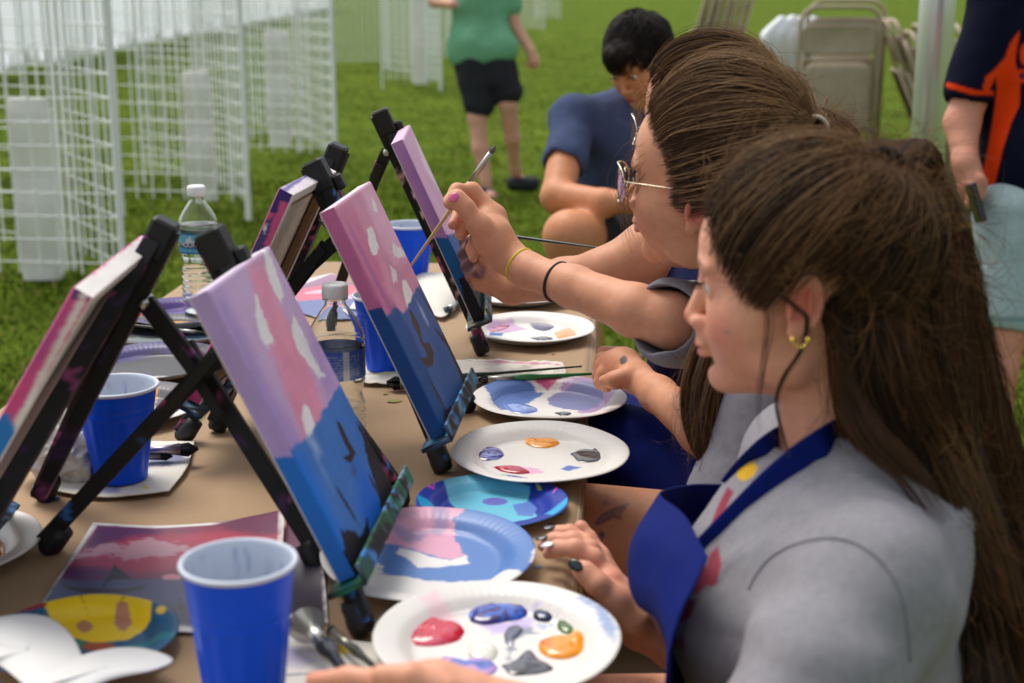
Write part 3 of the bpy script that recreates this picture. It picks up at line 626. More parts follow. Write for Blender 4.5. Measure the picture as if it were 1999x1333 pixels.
def plate(label, cx, cy, R=.1145, lift=0., tilt=(0, 0), base=PLW, layers=(), blobs=(), rimc=None, seed=0, group='paper plates of paint on the table', cat='paper plate', extra=None):
    c = T(cx, cy, TZ+.019*R/.1145+lift)-A3(0, 0, .019*R/.1145); n = unit((tilt[0], tilt[1], 1)); c[2] = TZ+.0012+lift; k = R/.1145
    ex = unit(np.cross((0, 1, 0), n)); ey = np.cross(n, ex); Rm = np.array([ex, ey, n]).T
    prof = [(0.0005, .0015)]+[(r, .0015) for r in np.linspace(.003, .072, 74)]+[*RIM, (.1138, .0162), (.110, .0170), (.101, .0152), (.092, .0120), (.086, .0070), (.080, .0020), (.074, .0), (.0005, .0)]
    N = 240; m = MB()
    def fl(a, z): return 0*a if z < .002 else (z/.018)*.003*np.sin(a*60)*(1 if z > .004 else 0)*.25
    m.lathe([(r*k, z*k) for r, z in prof], (0, 0, 0), N, None, None, None); v = m.v[0]; r = np.hypot(v[:, 0], v[:, 1]); a = np.arctan2(v[:, 1], v[:, 0])
    v[:, 2] += (r > .08*k)*(.0008*np.sin(a*2+seed)+.0005*np.sin(a*5+seed*2)+.00022*np.sin(a*72)*(r < .11*k)); W_ = v@Rm.T+c
    o = c+n*.0015*k; col = paintcol(W_, o, n, base, [q for q in layers if not (len(q) > 5)], mott=.015, seed=seed)
    top = np.arange(len(v)) < (75+len(RIM)-1)*N; col[~top] = srgb(*PLW)
    if rimc is not None:
        mk_ = (r > rimc[0]*k) & top; col[mk_] = srgb(*rimc[1])
    t = thing('paper_plate', label, cat, c, 0, group); mk('plate_dish', W_, m.f, platem, t, col, True)
    for i, (poly, cols, h) in enumerate(blobs): blobgeo(t, 0, poly, cols, h*.72, seed*10+i, o+n*.0003, n)
    return t, o, n
R_ = lambda *a: tuple(a)
plate('nearest white plate with fat dollops of red, orange, green and dark blue paint', 970, 1236, lift=.010, tilt=(.0, -.03), seed=1, layers=[
    ([(985, 1240), (1000, 1215), (1040, 1228), (1050, 1235), (1010, 1250), (1000, 1290), (985, 1290), (990, 1262)], (120, 130, 146), .0015, .006, .85), ([(1130, 1190), (1180, 1215), (1206, 1260), (1196, 1290), (1180, 1262), (1160, 1220), (1125, 1200)], (120, 148, 196), .003, .005, .8),
    ([(820, 1195), (850, 1180), (900, 1210), (890, 1235), (830, 1215)], (236, 190, 200), .004, .006, .6), ([(930, 1210), (990, 1215), (1040, 1200), (1050, 1190), (1035, 1225), (960, 1240)], (190, 170, 220), .003, .006, .8), ([(1040, 1215), (1085, 1225), (1090, 1205), (1060, 1230)], (140, 170, 214), .002, .004, .8)],
    blobs=[([(790, 1215), (806, 1203), (830, 1200), (860, 1212), (893, 1218), (907, 1232), (895, 1250), (860, 1260), (822, 1262), (798, 1256), (789, 1238)], [(176, 12, 40), (200, 24, 52), (214, 90, 110)], .008),
    ([(912, 1196), (930, 1186), (960, 1176), (985, 1166), (1012, 1166), (1030, 1178), (1032, 1196), (1016, 1208), (985, 1214), (950, 1220), (920, 1214)], [(48, 24, 96), (40, 30, 110), (30, 90, 190), (60, 30, 110)], .008),
    ([(1042, 1190), (1056, 1180), (1072, 1176), (1092, 1186), (1090, 1204), (1070, 1214), (1050, 1212), (1040, 1202)], [(20, 40, 90), (14, 30, 50), (30, 70, 130)], .007),
    ([(1086, 1210), (1096, 1196), (1112, 1186), (1130, 1196), (1142, 1210), (1134, 1230), (1108, 1238), (1090, 1228)], [(40, 70, 20), (70, 100, 20), (100, 130, 30)], .005),
    ([(1052, 1254), (1076, 1246), (1110, 1244), (1128, 1232), (1150, 1230), (1154, 1244), (1146, 1262), (1136, 1276), (1110, 1285), (1074, 1284), (1054, 1270)], [(214, 120, 8), (236, 150, 30), (250, 190, 110)], .008),
    ([(912, 1262), (930, 1254), (956, 1256), (972, 1270), (964, 1286), (936, 1292), (914, 1280)], [(222, 218, 204), (236, 232, 222)], .006),
    ([(852, 1290), (866, 1284), (900, 1294), (940, 1284), (962, 1292), (972, 1306), (950, 1318), (900, 1316), (862, 1304)], [(60, 80, 170), (90, 110, 190), (190, 150, 210), (70, 110, 190)], .005),
    ([(980, 1300), (1004, 1290), (1032, 1268), (1052, 1286), (1080, 1304), (1056, 1314), (1000, 1318)], [(50, 50, 56), (90, 90, 98), (40, 40, 46)], .004), ([(990, 1226), (1010, 1220), (1022, 1230), (1004, 1250), (1000, 1262), (988, 1256), (984, 1240)], [(140, 146, 160), (90, 96, 110)], .003)])
plate('plate covered in blue and pink paint tucked behind the nearest white one', 836, 1072, lift=.006, tilt=(.0, -.06), seed=2, base=(228, 224, 218), layers=[
    ([(700, 960), (960, 960), (1060, 1060), (1030, 1150), (1000, 1140), (960, 1132), (900, 1136), (840, 1134), (800, 1128), (745, 1120), (740, 1100), (700, 1060)], (92, 130, 190), .0012, .005),
    ([(700, 950), (830, 985), (920, 1008), (905, 1024), (886, 1030), (892, 1046), (898, 1062), (908, 1084), (880, 1094), (850, 1086), (780, 1066), (700, 1060)], (222, 164, 186), .0012, .005),
    ([(780, 1068), (800, 1072), (850, 1088), (878, 1094), (908, 1084), (922, 1100), (900, 1104), (850, 1108), (814, 1108), (800, 1094), (770, 1080)], (232, 228, 224), .001, .003),
    ([(845, 1010), (875, 1014), (880, 1034), (860, 1046), (838, 1044), (826, 1056), (800, 1060), (760, 1040), (800, 1040), (840, 1040)], (150, 140, 178), .003, .005, .8)])
plate('small glossy party plate patterned in blues with pink and yellow squiggles', 960, 975, R=.091, lift=0., seed=3, base=(40, 60, 160), layers=[
    ([(870, 940), (930, 930), (1000, 950), (1036, 962), (1030, 984), (1052, 1010), (960, 1026), (900, 1000), (880, 985), (866, 960)], (110, 196, 220), .001, .001), ([(860, 925), (945, 922), (950, 944), (890, 950), (850, 942)], (60, 170, 204), .001, .001), ([(810, 985), (860, 1000), (900, 1030), (860, 1020), (820, 1005)], (30, 150, 200), .001, .001),
    ([(1060, 1022), (1108, 990), (1116, 970), (1112, 1000), (1080, 1030)], (50, 170, 220), .001, .001), ([(1000, 985), (1034, 978), (1050, 992), (1040, 1008), (1010, 1006)], (96, 130, 200), .001, .001), (ovl(984, 942, 9, 7), (40, 170, 130), .0008, 0),
    (ovl(966, 979, 26, 8), (110, 110, 190), .0008, .001), (stroke(818, 960, 848, 974, 7), (220, 90, 190), .0006, 0), (stroke(848, 974, 842, 944, 7), (220, 90, 190), .0006, 0), (stroke(824, 952, 838, 976, 6), (220, 90, 190), .0006, 0), (stroke(842, 944, 852, 958, 6), (220, 90, 190), .0006, 0), (stroke(814, 966, 830, 964, 5), (210, 90, 190), .0006, 0),
    (stroke(1046, 942, 1066, 948, 7), (240, 220, 80), .0006, 0), (stroke(1066, 948, 1046, 962, 7), (240, 220, 80), .0006, 0), (stroke(1046, 962, 1058, 970, 8), (240, 220, 80), .0006, 0), (stroke(1078, 955, 1088, 975, 6), (230, 100, 190), .0006, 0), (stroke(1078, 980, 1092, 966, 6), (230, 100, 190), .0006, 0)], rimc=(.1132, (46, 110, 190)))
plate('white plate with purple, orange and black spots just above the blue party plate', 1055, 877, lift=.008, tilt=(0, -.03), seed=4, layers=[([(960, 910), (1000, 908), (1050, 914), (1064, 924), (1020, 926), (975, 920)], (222, 160, 196), .002, .005, .8), ([(1090, 916), (1110, 908), (1138, 912), (1110, 920)], (90, 120, 190), .001, .002)],
    blobs=[([(918, 872), (930, 866), (950, 872), (974, 876), (984, 886), (974, 896), (950, 899), (926, 894)], [(40, 24, 90), (60, 40, 120), (120, 130, 200), (50, 40, 110)], .005), ([(1016, 857), (1032, 851), (1060, 851), (1086, 858), (1092, 866), (1072, 874), (1040, 872)], [(224, 132, 8), (236, 150, 20), (200, 110, 10)], .005),
    ([(1114, 886), (1132, 878), (1160, 880), (1172, 868), (1180, 862), (1188, 874), (1180, 894), (1156, 902), (1130, 900)], [(36, 34, 36), (90, 88, 90), (50, 48, 50)], .004), ([(964, 912), (990, 909), (1016, 912), (1034, 922), (1010, 925), (980, 920)], [(170, 20, 40), (200, 50, 70)], .004)])
plate('white plate smeared with slate blue, pink and violet paint below the middle easel tray', 1073, 772, lift=.0, seed=5, layers=[
    ([(935, 745), (965, 742), (990, 758), (1030, 760), (1062, 768), (1040, 782), (1020, 792), (1000, 800), (975, 800), (950, 780), (934, 762)], (84, 116, 178), .0012, .005), ([(1016, 736), (1040, 731), (1080, 736), (1100, 745), (1096, 756), (1070, 764), (1030, 757), (1018, 748)], (206, 84, 130), .001, .004),
    ([(1090, 762), (1130, 756), (1150, 750), (1190, 752), (1218, 770), (1190, 792), (1160, 808), (1120, 806), (1150, 790), (1110, 776)], (168, 120, 178), .002, .006, .85), ([(1068, 778), (1085, 767), (1120, 762), (1160, 764), (1180, 776), (1168, 794), (1140, 803), (1100, 798), (1072, 790)], (120, 122, 172), .0012, .004), ([(1150, 752), (1170, 748), (1188, 756), (1182, 776), (1160, 768)], (84, 72, 140), .001, .004)],
    blobs=[([(980, 790), (1000, 785), (1030, 790), (1050, 800), (1030, 807), (1000, 804)], [(70, 96, 170), (110, 140, 210)], .003), ([(1082, 806), (1100, 804), (1116, 807), (1100, 812)], [(60, 58, 60), (30, 30, 30)], .0025)])
plate('far white plate with an orange pool of paint under the outstretched arm', 1035, 636, lift=.0, seed=6, layers=[([(944, 630), (960, 636), (1000, 632), (1030, 642), (990, 650), (950, 646)], (190, 150, 190), .002, .004, .8), ([(955, 648), (985, 650), (980, 656), (955, 655)], (40, 100, 170), .001, .002)],
    blobs=[([(1020, 618), (1032, 610), (1052, 614), (1070, 622), (1086, 632), (1072, 644), (1050, 644), (1034, 634)], [(40, 20, 80), (50, 24, 90), (30, 60, 150)], .004), ([(1082, 650), (1100, 642), (1130, 642), (1142, 650), (1124, 659), (1092, 661)], [(226, 136, 8), (238, 150, 20)], .004),
    ([(1096, 630), (1112, 618), (1122, 628), (1116, 638), (1104, 640)], [(14, 80, 50), (30, 110, 70)], .004), ([(944, 640), (964, 632), (998, 630), (990, 640), (960, 648)], [(150, 20, 50), (200, 120, 150)], .003), ([(1036, 660), (1060, 657), (1080, 661), (1060, 666)], [(26, 26, 30), (60, 60, 66)], .003)])
plate('white plate smeared pale pink and blue behind the farthest painted canvas', 1010, 566, lift=.002, seed=7, layers=[([(950, 566), (1000, 572), (1080, 574), (1060, 590), (980, 588)], (90, 110, 180), .002, .004, .8), ([(940, 552), (1000, 556), (1060, 564), (990, 568)], (220, 170, 200), .002, .004, .8)])
plate('white plate cut by the left photo edge with an orange paint dab', -132, 1058, lift=0, seed=8, layers=[], blobs=[([(-60, 1040), (-20, 1036), (6, 1060), (8, 1084), (-20, 1094), (-60, 1080)], [(200, 110, 10), (224, 140, 20)], .005)])
plate('yellow and blue cartoon style party plate at the bottom left', 160, 1236, R=.089, lift=.003, seed=9, base=(20, 84, 120), layers=[
    ([(95, 1180), (150, 1172), (230, 1176), (300, 1192), (296, 1222), (250, 1250), (180, 1256), (120, 1240), (80, 1200)], (236, 196, 20), .001, .001), ([(-30, 1190), (60, 1186), (96, 1180), (94, 1206), (60, 1215), (-30, 1240)], (150, 24, 40), .001, .001), (ovl(165, 1222, 16, 13), (176, 118, 90), .001, .002), (ovl(240, 1212, 18, 20), (186, 124, 96), .001, .002),
    (stroke(150, 1172, 172, 1206, 4), (120, 60, 30), .0008, 0), (stroke(252, 1176, 232, 1200, 4), (120, 60, 30), .0008, 0), (ovl(190, 1262, 34, 10), (160, 80, 50), .001, .002), (ovl(156, 1256, 10, 6), (30, 140, 90), .001, 0), (ovl(316, 1212, 12, 8), (226, 190, 60), .001, .001), (ovl(300, 1262, 60, 8), (20, 120, 130), .002, .003)], rimc=(.1135, (20, 90, 130)))
plate('green, gold and purple plate under the clear water bottle', 362, 604, lift=.012, seed=10, base=(70, 44, 120), layers=[([(240, 560), (330, 572), (330, 590), (240, 600)], (30, 140, 100), .001, .002), ([(300, 596), (356, 562), (400, 566), (420, 590), (350, 596)], (240, 184, 20), .001, .004), ([(290, 610), (500, 606), (500, 622), (400, 628), (320, 622)], (96, 70, 150), .002, .004), ([(270, 620), (330, 626), (480, 622), (480, 640), (330, 640)], (240, 170, 20), .001, .003), ([(240, 590), (275, 596), (280, 625), (240, 625)], (220, 90, 60), .002, .003)], rimc=(.112, (60, 50, 60)))
plate('dark smeared plate with black and blue paint under the violet one', 330, 640, lift=.004, seed=11, base=(70, 72, 78), layers=[([(190, 630), (300, 640), (480, 640), (480, 652), (300, 656), (190, 650)], (20, 24, 28), .002, .006), ([(200, 655), (300, 660), (480, 655), (400, 672), (220, 668)], (150, 160, 160), .002, .008, .7), ([(300, 650), (460, 660), (400, 666)], (60, 90, 110), .002, .006)])
plate('plate painted dark violet fading to charcoal in front of the clear bottle', 302, 700, R=.1145, lift=.006, seed=12, base=(216, 212, 206), layers=[([(190, 690), (280, 666), (430, 664), (480, 700), (470, 740), (180, 740), (160, 715)], (74, 66, 118), .002, .006), ([(200, 716), (300, 694), (460, 690), (470, 760), (170, 750)], (66, 64, 66), .006, .008)])
plate('white plate with orange and black paint beside the left blue cup', 240, 784, lift=0, seed=13, layers=[([(300, 770), (330, 756), (366, 760), (370, 800), (320, 815), (300, 800)], (80, 80, 84), .002, .006), ([(290, 765), (310, 762), (308, 780), (292, 790)], (226, 150, 30), .001, .003), ([(110, 770), (145, 762), (150, 800), (125, 815)], (150, 40, 50), .002, .004), ([(120, 745), (160, 740), (150, 770), (110, 780)], (60, 60, 110), .002, .004)], blobs=[([(300, 800), (330, 790), (355, 800), (330, 812), (306, 812)], [(30, 30, 34), (70, 70, 76)], .004)])
# folded torn paper plate halves, bottom left
def lobe(label, pts, z=.0):
    c = np.mean(pts, 0); n = len(pts)
    rows = []
    for s in (0.02, .35, .7, 1.0): rows.append([T(c[0]+(x-c[0])*s, c[1]+(y-c[1])*s, TZ+z+.005*(1-s**2)+.003*math.sin(k*1.3)*s) for k, (x, y) in enumerate(list(pts)+[pts[0]])])
    o = sheet('torn_paper', rows, mat('plain_paper', (.74, .73, .70), rough=.6, bump=.3, bscale=120, bdist=.0005), None, 16, 60, .0012); tag(o, label, 'torn paper', 'torn white plate halves'); return o
lobe('rounded white torn plate half in the bottom left corner', [(-60, 1250), (-20, 1212), (40, 1199), (95, 1206), (135, 1235), (158, 1275), (158, 1300), (100, 1340), (60, 1345), (0, 1300), (-50, 1290)], .022)
lobe('long white torn plate half between the corner one and the front cup', [(70, 1345), (110, 1308), (160, 1280), (230, 1265), (290, 1268), (338, 1288), (300, 1308), (220, 1325), (150, 1350)], .024)
# ------------------------------------------------------------ printed pictures
def print_sheet(name, label, rows, layers, base, seed=0, th=.0006):
    o = np.mean(np.array(rows).reshape(-1, 3), 0); o[2] = TZ+.002
    return tag(sheet(name, rows, paper_m, None, 110, 150, th, None, None, lambda v: paintcol(v, A3(0, 0, TZ+.002), A3(0, 0, 1), base, layers, .03, seed=seed)), label, 'printed picture', 'printed pictures lying on the paper')
Z0 = TZ+.0035
print_sheet('printed_picture', 'printed sunset picture with a dark sailboat, lying behind the front blue cup', [
    [T(182, 1020, Z0), T(300, 1026, Z0), T(420, 1020, Z0+.001), T(500, 1006, Z0+.006), T(556, 994, Z0+.016)], [T(150, 1070, Z0), T(290, 1082, Z0), T(425, 1082, Z0), T(505, 1080, Z0+.002), T(552, 1070, Z0+.008)],
    [T(108, 1135, Z0), T(260, 1146, Z0), T(400, 1150, Z0), T(490, 1150, Z0), T(548, 1146, Z0+.002)], [T(60, 1210, Z0), T(230, 1226, Z0), T(371, 1234, Z0), T(480, 1236, Z0), T(545, 1236, Z0)]], [
    ([(190, 1028), (300, 1034), (420, 1028), (500, 1014), (546, 1000), (543, 1070), (538, 1150), (535, 1226), (371, 1224), (230, 1216), (84, 1196), (118, 1130), (158, 1074)], (120, 40, 70), .0008, 0),
    ([(190, 1028), (300, 1034), (310, 1046), (250, 1060), (160, 1090), (168, 1060)], (84, 36, 84), .006, .004), ([(260, 1050), (440, 1040), (545, 1060), (543, 1100), (420, 1110), (240, 1126), (140, 1110), (160, 1080)], (176, 50, 78), .010, .006, .9), ([(420, 1024), (500, 1010), (548, 996), (546, 1060), (450, 1040)], (96, 40, 72), .006, .003, .9),
    ([(130, 1108), (200, 1110), (260, 1122), (200, 1134), (118, 1134)], (84, 44, 100), .006, .004, .8), (ovl(335, 1130, 20, 7), (226, 150, 160), .001, .001), ([(112, 1134), (545, 1134), (538, 1230), (371, 1226), (84, 1196), (90, 1170)], (76, 78, 120), .0012, .001), ([(84, 1196), (100, 1150), (200, 1160), (160, 1200)], (50, 80, 130), .008, .003, .7), ([(320, 1180), (545, 1170), (538, 1228), (371, 1226), (300, 1215)], (70, 60, 70), .010, .006, .8),
    ([(150, 1086), (185, 1070), (220, 1062), (250, 1068), (262, 1056), (300, 1052), (320, 1062), (370, 1068), (380, 1080), (330, 1086), (280, 1096), (240, 1092), (190, 1088), (160, 1092)], (196, 160, 170), .003, .014, .75),
    ([(224, 1101), (232, 1112), (262, 1134), (236, 1134), (214, 1136), (206, 1148), (196, 1150), (210, 1128)], (36, 32, 40), .0008, .0005), ([(120, 1143), (150, 1150), (240, 1152), (292, 1142), (280, 1154), (240, 1162), (160, 1160), (130, 1154)], (50, 44, 50), .0008, .0005), (stroke(350, 1170, 360, 1210, 6), (36, 34, 44), .001, .002), (stroke(335, 1186, 345, 1205, 4), (36, 34, 44), .001, .002)], (226, 222, 220), 1)
print_sheet('printed_picture', 'curled printed picture of dusk sky between the front cup and the big painting', [
    [T(560, 985, Z0+.014), T(590, 984, Z0+.022), T(610, 1000, Z0+.024), T(622, 1030, Z0+.02)], [T(556, 1070, Z0+.004), T(585, 1074, Z0+.010), T(612, 1080, Z0+.012), T(628, 1085, Z0+.012)], [T(550, 1150, Z0), T(585, 1150, Z0), T(618, 1150, Z0+.001), T(636, 1150, Z0+.002)], [T(540, 1206, Z0), T(580, 1208, Z0), T(620, 1212, Z0), T(640, 1216, Z0)]],
    [([(558, 990), (612, 1006), (624, 1080), (634, 1206), (548, 1200)], (92, 34, 62), .001, 0), ([(552, 1110), (630, 1110), (634, 1208), (546, 1200)], (52, 44, 60), .004, .006)], (224, 220, 218), 2)
print_sheet('printed_picture', 'printed pink and blue sky picture lying by the far blue cups', [[T(560, 562, Z0), T(600, 545, Z0), T(648, 533, Z0+.002)], [T(572, 590, Z0), T(640, 578, Z0), T(712, 568, Z0+.004)], [T(590, 612, Z0), T(650, 624, Z0), T(735, 610, Z0)]],
    [([(568, 564), (648, 537), (728, 574), (700, 612), (645, 621), (588, 606)], (150, 104, 130), .0008, 0), ([(575, 566), (650, 556), (740, 568), (720, 588), (580, 592)], (206, 96, 116), .004, .006), (stroke(595, 574, 665, 566, 8), (206, 180, 196), .002, .006), ([(560, 592), (640, 584), (740, 584), (720, 620), (645, 626), (575, 612)], (98, 108, 158), .0015, .003), (ovl(690, 583, 20, 4), (216, 180, 200), .001, .001)], (226, 222, 218), 3)
# ------------------------------------------------------------ paper towels and cloths
tow = mat('paper_towel', attr=True, rough=.9, bump=.5, bscale=160, bdist=.0012)
def towel(label, rows, layers=(), base=(222, 216, 204), wr=(.004, 25), th=.0015, seed=0, name='paper_towel', nx=90, ny=110):
    return tag(sheet(name, rows, tow, None, nx, ny, th, None, wr, lambda v: paintcol(v, A3(0, 0, TZ+.003), A3(0, 0, 1), base, layers, .03, seed=seed)), label, 'paper towel', 'paper towels on the table')
Z1 = TZ+.006
towel('flat paper towel with blue stains under the left blue cup', [[T(150, 860, Z1), T(260, 862, Z1), T(380, 862, Z1)], [T(100, 915, Z1), T(240, 916, Z1), T(365, 912, Z1)], [T(62, 950, Z1), T(200, 970, Z1), T(330, 958, Z1)]], [([(275, 895), (350, 888), (372, 900), (330, 915), (290, 915)], (80, 90, 140), .006, .010, .8), ([(190, 955), (240, 950), (230, 968), (195, 968)], (110, 120, 180), .004, .006, .7), (ovl(285, 957, 8, 3), (220, 190, 60), .003, .002)], wr=(.0015, 30), seed=1)
def crumple(name, label, c, r, m, seed=0, base=(216, 208, 196), cat='cloth', amp=.5):
    s = MB(); n = 90; prof = [(math.sin(t), -math.cos(t)) for t in np.linspace(.02, math.pi-.02, 70)]; s.lathe(prof, n=n); v = s.v[0]; rad = 1+amp*fbm(v*1.6, 3, seed)-amp*.9*np.abs(fbm(v*2.6, 3, seed+3)); v = v*rad[:, None]*np.asarray(r); v[:, 2] = np.maximum(v[:, 2], -r[2]*.8); v += np.asarray(c); col = np.tile(srgb(*base), (len(v), 1))*(1+.05*fbm(v*30, 3))[:, None]
    return tag(mk(name, v, s.f, m, None, col, True), label, cat)
crumple('crumpled_cloth', 'crumpled off-white cloth behind the left easel leg beside the blue cup', T(128, 945, TZ)+A3(0, 0.02, .035), (.052, .05, .046), cloth_m, 3)
towel('white paper towel folded over behind the far blue cups', [[T(790, 545, Z1+.01), T(835, 532, Z1+.03), T(905, 536, Z1+.035)], [T(812, 580, Z1+.01), T(850, 566, Z1+.028), T(915, 560, Z1+.02)], [T(838, 612, Z1), T(866, 618, Z1+.002), T(900, 592, Z1)]], [(ovl(815, 536, 30, 6), (150, 160, 220), .004, .006, .8)], wr=(.003, 22), seed=2)
towel('paint streaked rag bundle under the brushes right of the middle easel', [[T(690, 716, Z1), T(800, 706, Z1+.006), T(920, 702, Z1+.018), T(1030, 704, Z1+.012), T(1095, 706, Z1+.004)], [T(690, 730, Z1), T(800, 728, Z1+.004), T(920, 722, Z1+.016), T(1030, 722, Z1+.010), T(1105, 722, Z1+.004)], [T(705, 746, Z1), T(800, 752, Z1), T(920, 748, Z1+.002), T(1030, 744, Z1), T(1100, 740, Z1)]],
    [(stroke(930, 712, 1010, 708, 8), (60, 90, 140), .002, .006, .8), (stroke(940, 724, 1060, 716, 5), (40, 50, 80), .002, .006, .8), (stroke(940, 732, 1090, 722, 6), (200, 110, 150), .002, .006, .7), (stroke(1000, 704, 1060, 706, 5), (30, 40, 60), .001, .005, .9), (stroke(720, 735, 800, 735, 8), (190, 190, 120), .004, .006, .6)], wr=(.006, 45), seed=3)
towel('stained paper towel under the front brushes beside the big blue cup', [[T(520, 1240, Z1), T(620, 1246, Z1), T(730, 1256, Z1)], [T(510, 1290, Z1), T(630, 1292, Z1), T(750, 1294, Z1)], [T(500, 1345, Z1), T(630, 1350, Z1), T(790, 1350, Z1)]], [(ovl(668, 1276, 26, 10), (230, 200, 40), .003, .004), (ovl(570, 1290, 34, 16), (160, 150, 190), .008, .008, .7), (stroke(540, 1325, 680, 1322, 6), (30, 50, 110), .002, .004)], wr=(.002, 30), seed=4)
towel('small white paper scrap between the third cup and the far print', [[T(690, 592, Z1), T(700, 590, Z1+.002), T(720, 592, Z1)], [T(682, 602, Z1), T(700, 604, Z1+.002), T(720, 606, Z1)]], seed=5, nx=20, ny=30)
# ------------------------------------------------------------ cups
cupblue = mat('blue_plastic', (.0005, .085, .80), rough=.35, spec=.25); cupwhite = mat('white_plastic', attr=True, rough=.35)
def cup(label, px, py, level=.3, seed=0, H=.122, rt=.0505, rb=.032, rimpix=None):
    c = rimpix if rimpix is not None else T(px, py, TZ); c = np.array(c); c[2] = TZ+.008 if seed != 1 else TZ+.002
    t = thing('plastic_cup', label, 'cup', c, 0, 'blue plastic cups of rinse water')
    def rad(z): return rb+(rt-rb)*(z/H)**.9
    def fl(a, z):
        e = sstep(.004, .02, z)*(1-sstep(.082, .092, z)); return e*(-.045*np.abs(np.cos(a*6.5+seed))**2.2)-(.018 if .092 < z < .096 else 0)+ (.004*np.sin(a*13) if z < .02 else 0)
    zs = np.concatenate([[0], np.linspace(.002, H-.004, 64)]); prof = [(.001, .004), (rb*.8, .004), (rb*.88, 0), (rb, .001)]+[(rad(z), z) for z in zs[1:]]
    m = MB(); m.lathe(prof, c, 96, None, None, fl); m.build('cup_body', cupblue, t, True)
    m = MB(); inner = [(rad(z)-.0013, z) for z in zs[1:][::-1]]+[(rb*.8, .006), (.001, .006)]
    rim = [(rt-.0002, H-.0045), (rt+.0022, H-.004), (rt+.0032, H-.002), (rt+.0026, H-.0002), (rt+.0008, H+.0006), (rt-.001, H-.0004)]
    m.lathe(rim+inner, c, 96, None, None, fl); V = m.v[0]; q = V-c; a = np.arctan2(q[:, 1], q[:, 0]); col = np.tile(srgb(206, 214, 226), (len(V), 1))
    st = sstep(.25, .5, fbm(np.stack([np.cos(a)*7, np.sin(a)*7, q[:, 2]*26], 1), 3, seed*7)+.1)*(q[:, 2] < H-.008)*(np.hypot(q[:, 0], q[:, 1]) < rt-.001); cc = srgb(90, 110, 170); col = col*(1-.45*st[:, None])+cc*.45*st[:, None]
    mk('cup_lining', V, m.f, cupwhite, t, col, True)
    m = MB(); z = H*level; r = rad(z)-.003; m.lathe([(r, z), (r*.6, z+.0002), (.001, z)], c, 48); m.build('rinse_water', mat('murky_water', (.12, .13, .22), rough=.05, spec=.6), t, True)
    return t
def cup_at(cx, cyr, H=.122, base=.0): return T(cx, cyr, TZ+base+H)
cup('big blue plastic cup in front, nearest the camera', 0, 0, .55, 1, H=.138, rt=.0468, rimpix=cup_at(465, 1092, .138, .002))
cup('blue plastic cup on the stained towel at the left', 0, 0, .3, 2, rimpix=cup_at(224, 750, .122, .008))
cup('blue plastic cup half hidden behind the middle easel leg', 0, 0, .3, 3, rimpix=cup_at(752, 574, .122, .008))
cup('farthest blue plastic cup between the middle and farthest painting', 0, 0, .6, 4, rimpix=cup_at(800, 437, .122, .008))
